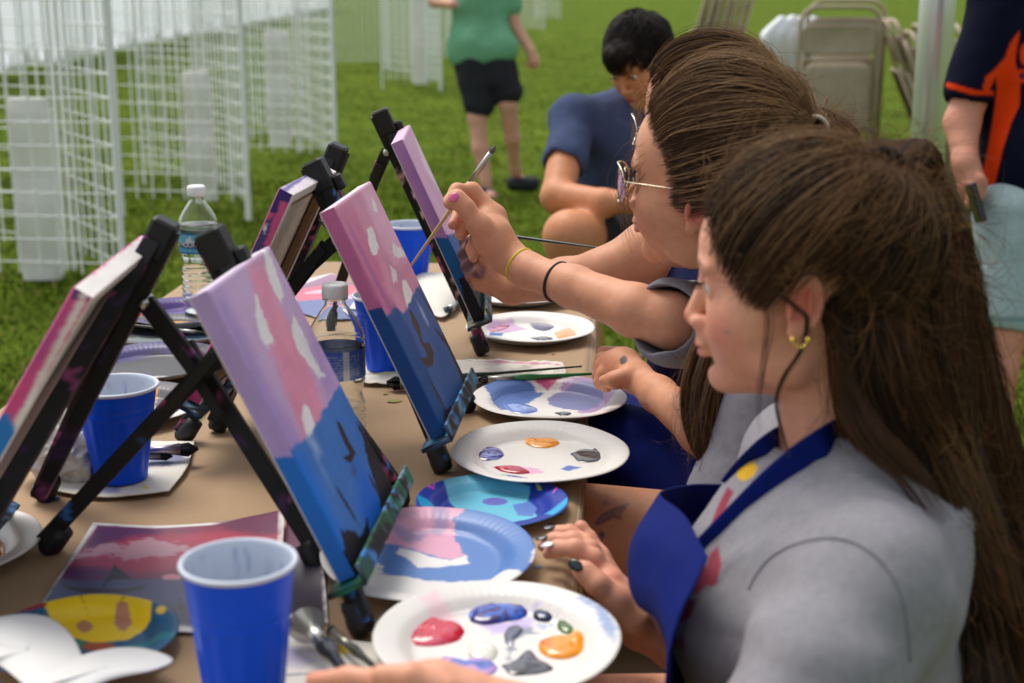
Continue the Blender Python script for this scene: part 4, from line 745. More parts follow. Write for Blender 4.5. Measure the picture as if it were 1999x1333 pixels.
# ------------------------------------------------------------ bottles
pet = mat('clear_bottle', (.97, .99, .98), rough=.02, trans=1, ior=1.38, spec=.5); water = mat('bottle_water', (.97, .99, 1), rough=.0, trans=1, ior=1.28)
capm = mat('bottle_cap', (.92, .93, .94), rough=.4)
def text_mesh(s, size):
    cu = bpy.data.curves.new('t', 'FONT'); cu.body = s; cu.size = size; cu.extrude = .0; cu.align_x = 'CENTER'; o = bpy.data.objects.new('t', cu); C.objects.link(o)
    dg = bpy.context.evaluated_depsgraph_get(); dg.update(); me = bpy.data.meshes.new_from_object(o.evaluated_get(dg)); bpy.data.objects.remove(o); bpy.data.curves.remove(cu)
    v = np.array([tuple(q.co) for q in me.vertices]); f = [tuple(p.vertices) for p in me.polygons]; bpy.data.meshes.remove(me); return v, f
def bottle(label, c, level, seed, back=False, s=1.0):
    c = np.asarray(c, float); t = thing('water_bottle', label, 'bottle', c, 0, 'clear plastic water bottles')
    R = .0375*s; pr = [(.001, .004), (.02, .002), (.028, .0), (.034, .003), (.0362, .009), (.0365, .02)]
    for k in range(5): z = .028+k*.011; pr += [(.0362, z), (.0345, z+.0035), (.0345, z+.005), (.0362, z+.009)]
    pr += [(.0350, .086), (.0325, .094), (.0325, .099), (.0355, .110), (.0372, .118), (.0372, .160), (.0375, .165), (.0366, .169), (.0375, .173), (.0360, .180), (.030, .192), (.021, .206), (.0145, .215), (.0135, .219), (.0135, .222), (.0165, .223), (.0165, .2245), (.013, .2255), (.0125, .232)]
    pr = [(r*s, z*s) for r, z in pr]
    def fl(a, z): return .012*np.sin(a*5+z*90+seed)*(1 if .02 < z/s < .09 else 0)+.004*np.sin(a*9+z*200)
    pq = cr(pr, 150); m = MB(); m.lathe(pq.tolist()+[(max(.0004, r-.0009), max(.0012, z)+(.0008 if z < .01 else 0)) for r, z in pq[::-1].tolist()], c, 64, None, None, fl); o = m.build('bottle_shell', pet, t, True)
    zl = level*s; wp = [(max(.0006, r-.0012), max(z, .005)) for r, z in cr(pr, 150).tolist() if z < zl]+[(.0355*s if zl < .17*s else .02, zl), (.001, zl)]
    if level > .05: m = MB(); m.lathe(wp, c, 64, None, None, fl); m.build('water', water, t, True)
    m = MB(); h0 = .226*s; m.lathe([(.001, h0+.0175), (.0135, h0+.0175), (.0158, h0+.016), (.0163, h0+.013), (.0163, h0), (.0155, h0-.001), (.001, h0-.001)], c, 60, None, None, lambda a, z: .02*np.sign(np.sin(a*30))*(1 if z < h0+.014 else 0)); m.build('bottle_cap', capm, t, True)
    # label sleeve
    z0, z1 = .120*s, .159*s; n = 140; k = 34; a = np.arange(n)*2*np.pi/n; vs = []
    for i in range(k): vs.append(np.stack([(R+.0001)*np.cos(a), (R+.0001)*np.sin(a), z0+(z1-z0)*i/(k-1)+0*a], 1))
    v = np.vstack(vs); tt = (v[:, 2]-z0)/(z1-z0); aa = np.arctan2(v[:, 1], v[:, 0]); mid = -math.pi/2-.08+(c[0]/c[1])*.9; da = (aa-mid+math.pi) % (2*math.pi)-math.pi
    col = np.tile(srgb(30, 120, 190), (len(v), 1))
    if back: col[:] = srgb(60, 100, 200)
    def put(mask, q): col[mask] = srgb(*q)
    if not back:
        put((tt > .5) & (tt < .92), (110, 190, 226)); pk = .5+.36*np.maximum(0, 1-np.abs(da-.0)/.35)+.05*np.sin(da*30); put((tt > .5) & (tt < pk) & (tt < .92), (226, 236, 246)); put((tt > .5) & (tt < .5+.20*np.clip(np.abs(da+.9)*0+1, 0, 1)*(np.abs(da-.75) < .45)+.05*np.sin(da*25)) & (np.abs(da-.75) < .5), (40, 110, 50))
        put((tt > .30) & (tt < .52), (28, 40, 70)); put((tt < .30), (50, 150, 210)); put(tt < .05, (20, 70, 150)); put(tt > .94, (20, 90, 170)); put((tt > .1) & (tt < .24) & (np.sin(da*40) > .2) & (np.abs(da) < .6), (150, 200, 230))
    else:
        st = (np.sin(tt*70) > .1) & (np.abs(da) < 1.2) & (fbm(np.stack([aa*40, tt*12], 1), 2) > -.1) & (tt > .1) & (tt < .9); put(st, (140, 160, 205)); put((da > .55) & (da < .75), (210, 215, 225))
    v = v+c; F = grid_faces(k, n, True); lab = mk('bottle_label', v, F[:, ::-1], mat('label_film', attr=True, rough=.4, trans=.35), t, col, True)
    if not back:
        tv, tf = text_mesh('ICE MOUNTAIN', .0118); th = mid+tv[:, 0]*1.0/R; rr = R+.0004; w = np.stack([rr*np.cos(th), rr*np.sin(th), z0+(z1-z0)*.335+tv[:, 1]*.95], 1)+c; mk('label_lettering', w, tf, mat('label_white', (.85, .87, .9), rough=.4), lab, None, False)
    return t
bottle('clear water bottle with a blue mountain label, standing at the back left', T(396, 610, TZ+.022), .172, 1, False, .96)
bottle('half hidden clear water bottle between the big and the middle painting', T(664, 898, TZ+.003), .0, 2, True, .97)
# ------------------------------------------------------------ brushes
def brush(label, tip, end, r=.004, hc=(20, 60, 44), bc=(30, 30, 34), bl=.022, bw=1.0, fc=(170, 168, 160), flen=.035, spots=0, flat=False, lift=None):
    tip = np.asarray(tip, float); end = np.asarray(end, float); d = unit(end-tip); L = np.linalg.norm(end-tip); t = thing('paint_brush', label, 'paint brush', tip, 0, 'paint brushes')
    k = bw*r; sd_ = unit(np.cross(d, (0, 0, 1)))
    m = MB(); s = np.linspace(0, 1, 26)
    hp = tip+d*(bl+flen); pts = hp+(end-hp)*s[:, None]; rad = r*(.78+.42*np.exp(-((s-.16)/.13)**2)-.38*s**1.5); cc = np.tile(srgb(*hc), (26, 1)); 
    m.tube(pts, rad, 14, cc); o = m.build('handle', mat('lacquered_wood', attr=True, rough=.25, coat=.4), t, True)
    m = MB(); m.tube([tip+d*bl*.8, tip+d*(bl+flen*.5), tip+d*(bl+flen)], [k*1.1, r*1.0, r*.85], 14, srgb(*fc)); o2 = m.build('ferrule', mat('ferrule_metal', attr=True, rough=.3, metal=.85), t, True)
    m = MB()
    for i in range(60 if bw > 1 else 30):
        a = rng.random()*6.28; q = math.sqrt(rng.random()); u_ = np.cross(d, sd_); o_ = (sd_*math.cos(a)+u_*math.sin(a)*(.35 if flat else 1))*q*k; cl = srgb(*bc)*(.5+rng.random()); m.tube([tip+d*bl+o_*.9, tip+d*bl*.45+o_*1.25, tip+o_*(1.0 if flat else .25)+d*bl*.15*rng.random()], [.0006*bw, .0006*bw, .0003], 4, cl)
    m.build('bristles', mat('bristle', attr=True, rough=.7), t, False)
    return t
def TB(x, y, h=.012): return T(x, y, TZ+h)
brush('long green handled brush resting on the streaked rags', TB(800, 742, .018), TB(1136, 715, .024), .0035, (24, 60, 44))
brush('bright green brush end poking out behind the smeared plate', TB(930, 742, .02), TB(1164, 729, .022), .005, (30, 120, 50))
brush('thick brush with a black bristle tuft lying left of the rags', TB(754, 746, .014), TB(905, 752, .014), .006, (60, 60, 64), (14, 14, 18), .030, 1.7, (150, 150, 140))
brush('violet tipped brush lying behind the left blue cup, upper of two', TB(388, 876, .02), TB(180, 882, .03), .005, (60, 50, 80), (24, 24, 36), .03, 1.5, (150, 140, 160))
brush('dark brush lying on the towel behind the left cup, lower of two', TB(338, 890, .014), TB(180, 892, .02), .004, (20, 20, 24), (20, 20, 30), .02, 1.2, (130, 130, 130))
brush('wide flat brush with dark blue bristles beside the front cup', TB(588, 1206, .03), TB(700, 1345, .05), .0085, (30, 34, 44), (26, 60, 110), .028, 1.9, (176, 176, 168), .045, flat=True)
brush('thin dark handled brush leaning beside the wide flat one', TB(640, 1226, .016), TB(765, 1330, .03), .0045, (60, 60, 50), (30, 40, 30), .02, 1.0, (150, 146, 130))
brush('grey tipped brush lying on the white towel behind the farthest painting', TB(868, 612, .01), TB(920, 570, .02), .006, (90, 100, 110), (70, 80, 90), .03, 1.3)
brush('thin brush laid across the folded back plates near the violet plate', TB(400, 650, .045), TB(200, 628, .045), .003, (60, 50, 36))

def stain(px, py, r, q, seed):
    c = T(px, py, TZ+.0012); n = 40; a = np.arange(n)*2*np.pi/n; rr = r*(1+.5*fbm(np.stack([np.cos(a)*2, np.sin(a)*2], 1), 3, seed)); v = [c+(0, 0, .0004)]; 
    for k in (.5, 1): v += [c+A3(x*k, y*k*.8, .0004*(1-k)) for x, y in zip(rr*np.cos(a), rr*np.sin(a))]
    f = [(0, 1+j, 1+(j+1) % n) for j in range(n)]+[(1+j, 1+n+j, 1+n+(j+1) % n, 1+(j+1) % n) for j in range(n)]
    tb = [o for o in C.objects if o.name == 'folding_table'][0]; mk('paint_stain', v, f, mat('paint_stain', attr=True, rough=.6), tb, srgb(*q), True)
for k, (x, y, r, q) in enumerate(((768, 782, .010, (140, 134, 70)), (752, 768, .004, (140, 134, 70)), (96, 974, .012, (40, 80, 140)), (1050, 1106, .004, (110, 140, 170)), (1036, 1092, .002, (90, 120, 160)), (470, 735, .008, (90, 80, 140)), (1092, 1002, .004, (90, 120, 180)), (1075, 1022, .003, (60, 100, 150)), (540, 905, .002, (60, 50, 50)), (480, 870, .003, (120, 100, 80)), (1080, 690, .004, (140, 110, 90)))): stain(x, y, r, q, k)
# ------------------------------------------------------------ people
class Fr:
    def __init__(s, psi, pitch=0, roll=0, sc=1.0):
        p = math.radians(psi); f = A3(-math.cos(p), math.sin(p), 0); l = A3(-math.sin(p), -math.cos(p), 0); u = A3(0, 0, 1)
        a = math.radians(pitch); f, u = f*math.cos(a)-u*math.sin(a), u*math.cos(a)+f*math.sin(a)
        b = math.radians(roll); l, u = l*math.cos(b)+u*math.sin(b), u*math.cos(b)-l*math.sin(b)
        s.R = np.array([f, l, u]).T; s.s = sc; s.o = A3(0, 0, 0)
    def at(s, world, local): s.o = np.asarray(world)-s.R@(np.asarray(local, float)*s.s); return s
    def w(s, *q): q = np.asarray(q[0] if len(q) == 1 else q, float); return s.o+(q*s.s)@s.R.T
def rotm(ax, deg):
    return np.array(Matrix.Rotation(math.radians(deg), 3, Vector(ax)))
def head_sdf(S_, F, female=True, neck=None, nr=.052, top=.082, nz=0):
    w, s, R = F.w, F.s, F.R
    e = lambda c, r, k=.012, Q=None, sub=False: S_.el(w(*c), np.array(r)*s, R if Q is None else R@Q, k*s, sub)
    e((-.014, 0, .032), (.094, .074, top)); e((.030, 0, .010), (.060, .063, .080), .03); e((.022, 0, -.045), (.056, .053, .056), .03)
    e((.047, 0, -.078), (.036, .037, .031), .03); e((.074, 0, -.095), (.017, .020, .016), .018); e((.056, .0, .045), (.030, .048, .035), .03)
    for y in (1, -1):
        e((.052, .034*y, -.036), (.032, .029, .034), .024); e((.030, .052*y, -.022), (.034, .018, .022), .02); e((.010, .052*y, -.070), (.022, .012, .022), .025)
        e((.083, .026*y, .022), (.010, .024, .007), .012)
    for y in (1, -1): e((.094, .031*y, .003), (.016, .019, .013), .012, None, True)
    S_.rc(w(.089, 0, .006), w(.107-nz, 0, -.030), .0062*s, .0088*s, .012*s); e((.107-nz, 0, -.035), (.0085, .0085, .0075), .006)
    for y in (1, -1): e((.097, .0115*y, -.037), (.010, .0062, .0068), .005); e((.104, .0065*y, -.0435), (.004, .003, .003), .003, None, True)
    e((.090, 0, -.052), (.012, .017, .012), .012); e((.0955, 0, -.0595), (.0085, .019, .0050), .005); e((.0935, 0, -.0690), (.0085, .017, .0058), .005); e((.100, 0, -.0642), (.006, .024, .0012), .0025, None, True)
    e((.088, 0, -.080), (.006, .016, .004), .008, None, True)
    for y in (1, -1):
        e((.0745, .0315*y, .003), (.0150, .0150, .0142), .004); e((.0890, .0345*y, .0012), (.0085, .0145, .0058), .003, None, True)
        Q = rotm((0, 0, 1), 24*y)@rotm((0, 1, 0), -14); c = np.array((-.010, .0790*y, -.006))
        e(c, (.0165, .0050, .0300), .005, Q); ring = []
        for t in np.linspace(-.5, 3.9, 12): ring.append((w(c+Q@np.array((.0145*math.sin(-t+1.6)*1.0, .0035*y, .0265*math.cos(-t+1.6)))), .0030*s))
        S_.chain(ring, .002*s)
        e(c+Q@np.array((.002, .0055*y, .006)), (.0095, .0050, .0170), .003, Q, True); e(c+Q@np.array((.005, .0035*y, -.008)), (.0060, .0060, .0075), .003, Q, True)
        e(c+Q@np.array((-.003, .0045*y, .004)), (.0028, .0025, .0130), .003, Q@rotm((0, 1, 0), 12)); e(c+Q@np.array((.013, .002*y, -.006)), (.0035, .003, .006), .003, Q); e(c+Q@np.array((.004, .001*y, -.027)), (.0075, .0042, .0080), .004, Q)
    if neck is not None: S_.rc(w(-.022, 0, -.045), neck, nr*s, nr*1.05*s, .02)
def skincol(V, base, zones, seed=0, mott=.09):
    c = np.tile(srgb(*base), (len(V), 1)); c = c*(1+mott*fbm(V*25, 3, seed)[:, None]*np.array([.5, 1, 1.1]))*(1+.05*fbm(V*160, 2, seed+1)[:, None]*np.array([.5, 1, 1])); fr = sstep(.42, .5, fbm(V*210, 2, seed+7)); c = c*(1-.10*fr[:, None]*np.array([.6, 1, 1.1]))
    for z in zones:
        ctr, r, q = np.asarray(z[0]), z[1], srgb(*z[2]); op = z[3] if len(z) > 3 else 1; ed = z[4] if len(z) > 4 else .5; nz_ = z[5] if len(z) > 5 else 0
        d = np.sqrt((((V-ctr)/r)**2).sum(1))+(nz_*fbm(V*90, 3, seed+3) if nz_ else 0); m = (1-sstep(1-ed, 1, d))*op; c = c*(1-m[:, None])+q*m[:, None]
    return c
def facezones(F, lip=(178, 84, 84), blush=(214, 128, 110), bop=.5):
    w, s = F.w, F.s; z = []
    for y in (1, -1): z += [(w(.062, .045*y, -.036), .036*s, blush, bop, .9), (w(-.010, .083*y, -.006), .030*s, (204, 104, 88), .75, .7)]
    z += [(w(.112, 0, -.036), .017*s, blush, bop, .9)]
    R = F.R
    return z, [(w(.100, 0, -.0600), (.010, .020, .0048), lip), (w(.098, 0, -.0690), (.010, .018, .0056), lip)]
def apply_lips(V, c, F, lips):
    for ctr, r, q in lips:
        L = ((V-ctr)@F.R)/(np.array(r)*F.s); d = np.sqrt((L**2).sum(1)); m = (1-sstep(.75, 1.05, d))*.85; c = c*(1-m[:, None])+srgb(*q)*m[:, None]
    for y in (1, -1):   # brows
        L = ((V-F.w(.088, .030*y, .026))@F.R)/(np.array((.012, .022, .0042))*F.s); L[:, 2] -= -.35*L[:, 1]**2; d = np.sqrt((L**2).sum(1))+.3*fbm(V*500, 2); m = (1-sstep(.6, 1.1, d))*.75; c = c*(1-m[:, None])+srgb(62, 44, 32)*m[:, None]
    return c
eyem = mat('eye', attr=True, rough=.08, coat=.6)
def eyes(F, parent, iris=(70, 54, 36)):
    for y in (1, -1):
        m = MB(); c = F.w(.0748, .0315*y, .003); m.ell(c, (.0132*F.s,)*3, n=40); V = m.v[0]; L = (V-c)@F.R/(.0132*F.s); d = np.arccos(np.clip(L@unit((1, 0, -.12)), -1, 1)); col = np.tile(srgb(214, 206, 200), (len(V), 1)); col[d < .48] = srgb(*iris); col[d < .2] = (.003, .003, .003)
        mk('eye', V, m.f, eyem, parent, col, True)
        ls = []
        for t in np.linspace(-1, 1, 22): b = F.w(.0885, (.0315+.0125*t)*y, .0065-.003*t*t); ls.append(cr([b, b+F.R@np.array((.005, .001*t*y, -.001)), b+F.R@np.array((.009, .003*t*y, .003))], 5))
        strandmesh('eyelashes', ls, .00028, (30, 22, 18), (20, 16, 14), parent)
def strandmesh(name, lines, r, c0, c1, parent, seed=0, m=None, taper=True, wave=0, wf=14):
    n = max(len(l) for l in lines); L = np.array([l if len(l) == n else cr(l, n) for l in lines]); K = len(L)
    if wave: L = L+wave*np.linspace(0, 1, n)[None, :, None]**.5*np.stack([vnoise(L*wf, 70), vnoise(L*wf, 71), vnoise(L*wf, 72)], -1)
    g = np.random.default_rng(seed)
    tg = np.gradient(L, axis=1); tg /= np.linalg.norm(tg, axis=2)[..., None]+1e-12; ref = unit(g.normal(size=3)); u = np.cross(tg, ref); u /= np.linalg.norm(u, axis=2)[..., None]+1e-12; w = np.cross(tg, u)
    rr = (r*(.6+.8*g.random(K)))[:, None]*(np.interp(np.linspace(0, 1, n), [0, .08, .75, 1], [.6, 1, .9, .15]) if taper else np.ones(n))[None]
    a = np.arange(3)*2*np.pi/3; v = L[:, :, None, :]+rr[..., None, None]*(np.cos(a)[:, None]*u[:, :, None, :]+np.sin(a)[:, None]*w[:, :, None, :])
    idx = np.arange(K*n*3).reshape(K, n, 3); j = [(0, 1), (1, 2), (2, 0)]; F = np.concatenate([np.stack([idx[:, :-1, p], idx[:, :-1, q], idx[:, 1:, q], idx[:, 1:, p]], -1).reshape(-1, 4) for p, q in j])
    t = np.clip(g.random(K)**1.3*.6+.18+.9*fbm(L[:, n//3]*28, 2, seed+4), 0, 1)[:, None, None]; c = srgb(*c0)*(1-t)+srgb(*c1)*t; c = np.repeat(np.repeat(c, n, 1)[:, :, None, :], 3, 2)
    return mk(name, v.reshape(-1, 3), F, m or hair_m, parent, c.reshape(-1, 3), True)
def frizz(name, F, c, lines, n, parent, seed, c0, c1, out=.012, ln=.05, r=.00024, fmax=1.):
    g = np.random.default_rng(seed); res = []; cc = F.w(c)
    for _ in range(n):
        L = lines[int(g.integers(len(lines)))]; i = int(g.integers(0, max(2, int(len(L)*fmax)-2))); q = L[i]; tg_ = unit(L[i+1]-L[i]); d = unit(q-cc); w_ = unit(tg_*(.6+.5*g.random())+d*(.15+.55*g.random())+g.normal(size=3)*.35); k = ln*(.4+g.random())
        b = g.normal(size=3)*.3; res.append(cr([q, q+w_*k*.4+d*out*.3*g.random(), q+(w_+b)*k*.75+d*out*.3*g.random(), q+(w_*.6+b*1.6)*k-d*out*.2], 9))
    return strandmesh(name, res, r, c0, c1, parent, seed)
def fuzz(lines, amp, seed=0, fr=14):
    out = []; g = np.random.default_rng(seed)
    for l in lines:
        n = len(l); t = np.linspace(0, 1, n); ph = g.random(6)*6.28; a = amp*(.4+g.random()); o = np.stack([np.sin(t*fr*(.2+.3*g.random())+ph[k])*np.sin(t*3.1+.2) for k in range(3)], 1); out.append(l+o*a)
    return out
def capstrands(F, c, rad, starts, tie, n, off=(.0, .012), M=16, seed=0, bulge=0, lift=None, region=None):
    """strands lying on the skull ellipsoid from hairline points to the tie; returns lines in world space"""
    c = np.asarray(c, float); rad = np.asarray(rad, float); g = np.random.default_rng(seed); out = []
    st = cr(np.array([(np.asarray(s)-c)/rad for s in starts]), 200); e = unit((np.asarray(tie)-c)/rad); tn = np.linalg.norm((np.asarray(tie)-c)/rad)
    for i in range(n):
        q = st[int(g.random()*199.9)]; q0 = np.linalg.norm(q); d = unit(q); d = unit(d+g.normal(size=3)*.045); ang = math.acos(np.clip(d@e, -1, 1)); s0 = (g.random()*.6 if g.random() < .5 else 0)
        t = np.linspace(s0, 1, M); P_ = (np.sin((1-t)*ang)[:, None]*d+np.sin(t*ang)[:, None]*e)/math.sin(ang+1e-6); ro = off[0]+(off[1]-off[0])*g.random()
        h = (q0+(tn-q0)*t)+ (ro/.09)*np.sin(np.pi*np.clip(t*.9+.1, 0, 1))**.6+bulge*np.sin(np.pi*t)
        out.append(F.w(c+P_*rad*h[:, None]))
    return out
def capsheet(name, F, c, rad, starts, tie, parent, col, seed=0, bulge=0, M=24, N=70):
    c = np.asarray(c, float); rad = np.asarray(rad, float); st = cr(np.array([(np.asarray(s)-c)/rad for s in starts]), N); e = unit((np.asarray(tie)-c)/rad); tn = np.linalg.norm((np.asarray(tie)-c)/rad); v = []
    for q in st:
        q0 = np.linalg.norm(q); d = unit(q); ang = math.acos(np.clip(d@e, -1, 1)); t = np.linspace(.07, 1, M); P_ = (np.sin((1-t)*ang)[:, None]*d+np.sin(t*ang)[:, None]*e)/math.sin(ang+1e-6); v.append(F.w(c+P_*rad*(q0+(tn-q0)*t+bulge*np.sin(np.pi*t))[:, None]))
    v = np.array(v); return v
def lockline(pts, wa, wb, n, M=30, seed=0, end=0.0, spread=1.0, s0=0, clump=0, twist=0.):
    """strands filling a hanging lock; pts (x,y,d) in metres-space polyline, wa/wb half widths along it"""
    g = np.random.default_rng(seed); ctr = cr(pts, M); tg = np.gradient(ctr, axis=0); tg /= np.linalg.norm(tg, axis=1)[:, None]
    side = np.cross(tg, FW); side /= np.linalg.norm(side, axis=1)[:, None]; dep = np.cross(side, tg); A = cr(np.array(wa, float)[:, None], M)[:, 0]; B = cr(np.array(wb, float)[:, None], M)[:, 0]; out = []
    for i in range(n):
        a = g.random()*6.283; q = math.sqrt(g.random())**.6; x = math.cos(a)*q; y = math.sin(a)*q; t = np.linspace(0, 1, M)
        if clump: k = np.round(np.array([x, y])*clump)/clump; f = t*.55; x_ = x*(1-f)+k[0]*f; y_ = y*(1-f)+k[1]*f
        else: x_ = x; y_ = y
        L = ctr+side*(x_*A)[:, None]+dep*(y_*B)[:, None]; e = 1-end*g.random()**2; L = cr(L[:max(6, int(M*e))], M) if end else L
        if s0: L = cr(L[int(M*s0*g.random()):], M)
        out.append(L)
    return out
def lockcore(pts, wa, wb, M=40, k=.85, N=28):
    ctr = cr(pts, M); tg = np.gradient(ctr, axis=0); tg /= np.linalg.norm(tg, axis=1)[:, None]; side = np.cross(tg, FW); side /= np.linalg.norm(side, axis=1)[:, None]; dep = np.cross(side, tg)
    A = cr(np.array(wa, float)[:, None], M)[:, 0]*k; B = cr(np.array(wb, float)[:, None], M)[:, 0]*k; a = np.arange(N)*2*np.pi/N; t = np.linspace(0, 1, M)
    gr = 1+.12*np.sin(a*7+.0)[None]*1+.10*np.sin(a*11+2)[None]+.05*np.sin(t*20)[:, None]
    v = ctr[:, None]+side[:, None]*(np.cos(a)[None]*A[:, None]*gr)[..., None]+dep[:, None]*(np.sin(a)[None]*B[:, None]*gr)[..., None]
    F = grid_faces(M, N, True); return v.reshape(-1, 3), F
def join(name, parts, m, parent, smooth=True):
    v = []; f = []; c = []; n = 0
    for V, F, col in parts: v.append(V); f.append(np.asarray(F)+n); c.append(col if np.ndim(col) == 2 else np.tile(col, (len(V), 1))); n += len(V)
    return mk(name, np.vstack(v), np.vstack(f), m, parent, np.vstack(c), smooth)
def pp(*l): return [P(*q) for q in l]
def ch(S_, pts, k=.008): S_.chain([(P(x, y, d), r) for x, y, d, r in pts], k)
def inpoly(V, poly, soft=2.):
    v = V-CAM; d = v@FW; q = np.stack([999.5+FPX*(v@RT)/d, 666.5-FPX*(v@UP)/d], 1); return 1-sstep(-soft, soft, pdist(q, poly))
def surf(S_, x, y, off=.002, d0=.8, d1=6):
    d = d0; dr = FW+RT*(x-999.5)/FPX+UP*(666.5-y)/FPX
    for _ in range(200):
        q = CAM+dr*d; v = float(S_.ev(q[None])[0])
        if v < off: return q, d
        d += max(.001, (v-off)*.8)
        if d > d1: break
    return None, d
def wrink(amp, fr, seed=0, st=(1, 1, 1)):
    st = np.array(st, float)
    def f(q): return amp*fbm(q*st*fr, 3, seed)-amp*1.1*np.abs(fbm(q*st*fr*.7+3, 2, seed+5))
    return f
def nail(parent, c, ax, nrm, col, s=(.0065, .0048, .0014), name='nail'):
    ax = unit(ax); nrm = unit(nrm-ax*(np.asarray(nrm)@ax)); m = MB(); m.ell(c, s, np.array([ax, np.cross(nrm, ax), nrm]).T, srgb(*col), 16)
    return m.build(name, mat('nail_polish', attr=True, rough=.15, coat=.8), parent, True)
SK = (224, 160, 130)
def person(label, base, group=None): return thing('person', label, 'person', base, 0, group)
def finish(S_, vox, parent, colf, name='body', m=None, disp=None, sm=1):
    V, F = S_.mesh(vox, disp); V = smoothmesh(V, F, sm, .5) if sm else V
    return mk(name, V, F, m or skin_m, parent, colf(V), True)
GREY = (140, 138, 142)
def shirtcol(V, base=GREY, seed=0, marks=()):
    c = np.tile(srgb(*base), (len(V), 1)); c *= (1+.05*fbm(V*90, 3, seed)+.06*vnoise(V*np.array([500, 500, 160]), seed))[:, None]
    for poly, q in marks: m = inpoly(V, poly)*.9; c = c*(1-m[:, None])+srgb(*q)*m[:, None]
    return c
# ============================================================ person A, nearest
def person_A():
    F = Fr(15, 4, 0, .985).at(P(1566, 594, 1.30), (-.008, .079, -.006))
    t = person('nearest person in profile with long dark brown hair, grey t-shirt, blue apron straps', P(1600, 1200, 1.38)*A3(1, 1, 0))
    nb = P(1640, 880, 1.41); shN = P(1700, 1140, 1.225); shF = P(1560, 900, 1.53); S_ = SDF(); head_sdf(S_, F, True, nb, .050, .076, .003)
    S_.rc(nb, P(1650, 960, 1.42), .055, .07, .03); S_.rc(shN, shF, .04, .04, .05)
    el = P(1470, 1560, 1.13); S_.chain([(shN, .042), (el, .036), (P(1150, 1440, 1.10), .030), (P(905, 1368, 1.10), .023)], .012)
    ch(S_, [(905, 1368, 1.10, .023), (850, 1352, 1.10, .024), (800, 1350, 1.10, .022)])
    # left hand, bottom edge of the picture
    for a in ([(820, 1358, 1.10, .013), (745, 1328, 1.10, .0092), (680, 1322, 1.11, .0080), (612, 1328, 1.12, .0066)], [(815, 1374, 1.11, .013), (740, 1352, 1.11, .0090), (675, 1350, 1.12, .0080), (618, 1364, 1.12, .0066)], [(812, 1390, 1.12, .012), (735, 1384, 1.13, .0088), (690, 1388, 1.13, .0076), (650, 1396, 1.13, .0064)], [(815, 1402, 1.13, .011), (760, 1406, 1.14, .008), (725, 1408, 1.14, .0068), (700, 1410, 1.14, .006)], [(860, 1352, 1.08, .014), (800, 1322, 1.075, .0100), (745, 1318, 1.08, .0085)]): ch(S_, a, .006)
    # right arm and hand on the table edge
    S_.chain([(shF, .042), (P(1440, 1310, 1.52), .034), (P(1330, 1262, 1.50), .027), (P(1248, 1225, 1.49), .0215)], .012)
    ch(S_, [(1246, 1222, 1.49, .0215), (1215, 1175, 1.49, .020), (1190, 1140, 1.49, .017)], .012)
    ch(S_, [(1230, 1205, 1.50, .018), (1186, 1130, 1.50, .0125), (1158, 1090, 1.50, .0098), (1122, 1070, 1.50, .0090), (1088, 1070, 1.51, .0078), (1070, 1080, 1.515, .0064)], .008)
    ch(S_, [(1228, 1195, 1.52, .017), (1180, 1112, 1.525, .0115), (1152, 1072, 1.525, .0095), (1118, 1054, 1.53, .0088), (1082, 1054, 1.54, .0075), (1060, 1066, 1.545, .0062)], .007)
    ch(S_, [(1226, 1190, 1.54, .016), (1172, 1095, 1.55, .0110), (1145, 1060, 1.55, .0090), (1112, 1040, 1.56, .0084), (1090, 1040, 1.565, .0072), (1074, 1050, 1.57, .0060)], .006)
    ch(S_, [(1226, 1185, 1.55, .015), (1172, 1085, 1.57, .0100), (1150, 1050, 1.58, .0078), (1134, 1030, 1.585, .0070), (1128, 1040, 1.59, .0055)], .006)
    ch(S_, [(1236, 1212, 1.47, .018), (1202, 1172, 1.465, .0140), (1166, 1140, 1.46, .0112), (1142, 1116, 1.465, .0095), (1130, 1108, 1.47, .0072)], .009)
    # legs under the table
    hip = P(1640, 1560, 1.46); S_.chain([(hip+A3(0, -.09, 0), .085), (hip+A3(-.42, -.12, .02), .06)], .02); S_.chain([(hip+A3(0, .09, 0), .085), (hip+A3(-.42, .10, .02), .06)], .02)
    for dy in (-.12, .10): kn = hip+A3(-.42, dy, .02); S_.chain([(kn, .058), (kn*A3(1, 1, 0)+A3(.03, 0, .09), .036), (kn*A3(1, 1, 0)+A3(-.10, 0, .035), .03)], .01)
    z, lips = facezones(F, (190, 96, 96), (216, 108, 94), .6); z += [(P(1424, 646, 1.34), .008, (120, 110, 140), .6, .8, .3), (P(1220, 1200, 1.47), .007, (206, 130, 60), .7, .7, .4), (P(1068, 1078, 1.50), .010, (216, 110, 110), .5), (P(612, 1306, 1.12), .016, (220, 120, 104), .5, .9), (P(1190, 1120, 1.48), .03, (206, 120, 100), .35, .9), (P(1160, 1138, 1.46), .02, (206, 120, 100), .4, .9)]
    def cf(V): c = skincol(V, SK, z, 1); return apply_lips(V, c, F, lips)
    b = finish(S_, .0020, t, cf); eyes(F, t, (90, 90, 90))
    for a, bq, n, q in (((1082, 1054, 1.54), (1058, 1060, 1.54), (0, 0, 1), (22, 40, 40)), ((1090, 1038, 1.565), (1072, 1040, 1.565), (0, 0, 1), (22, 40, 40)), ((1090, 1068, 1.505), (1068, 1072, 1.508), (0, -.3, 1), (210, 210, 205)), ((1146, 1114, 1.458), (1126, 1104, 1.463), (-.3, -1, .5), (8, 30, 24))):
        A_ = P(*a); B_ = P(*bq); nn = unit(n); c = B_+nn*.0062; nail(t, c, B_-A_, nn, q, (.0085, .0060, .0018) if q == (8, 30, 24) else (.0075, .0050, .0016))
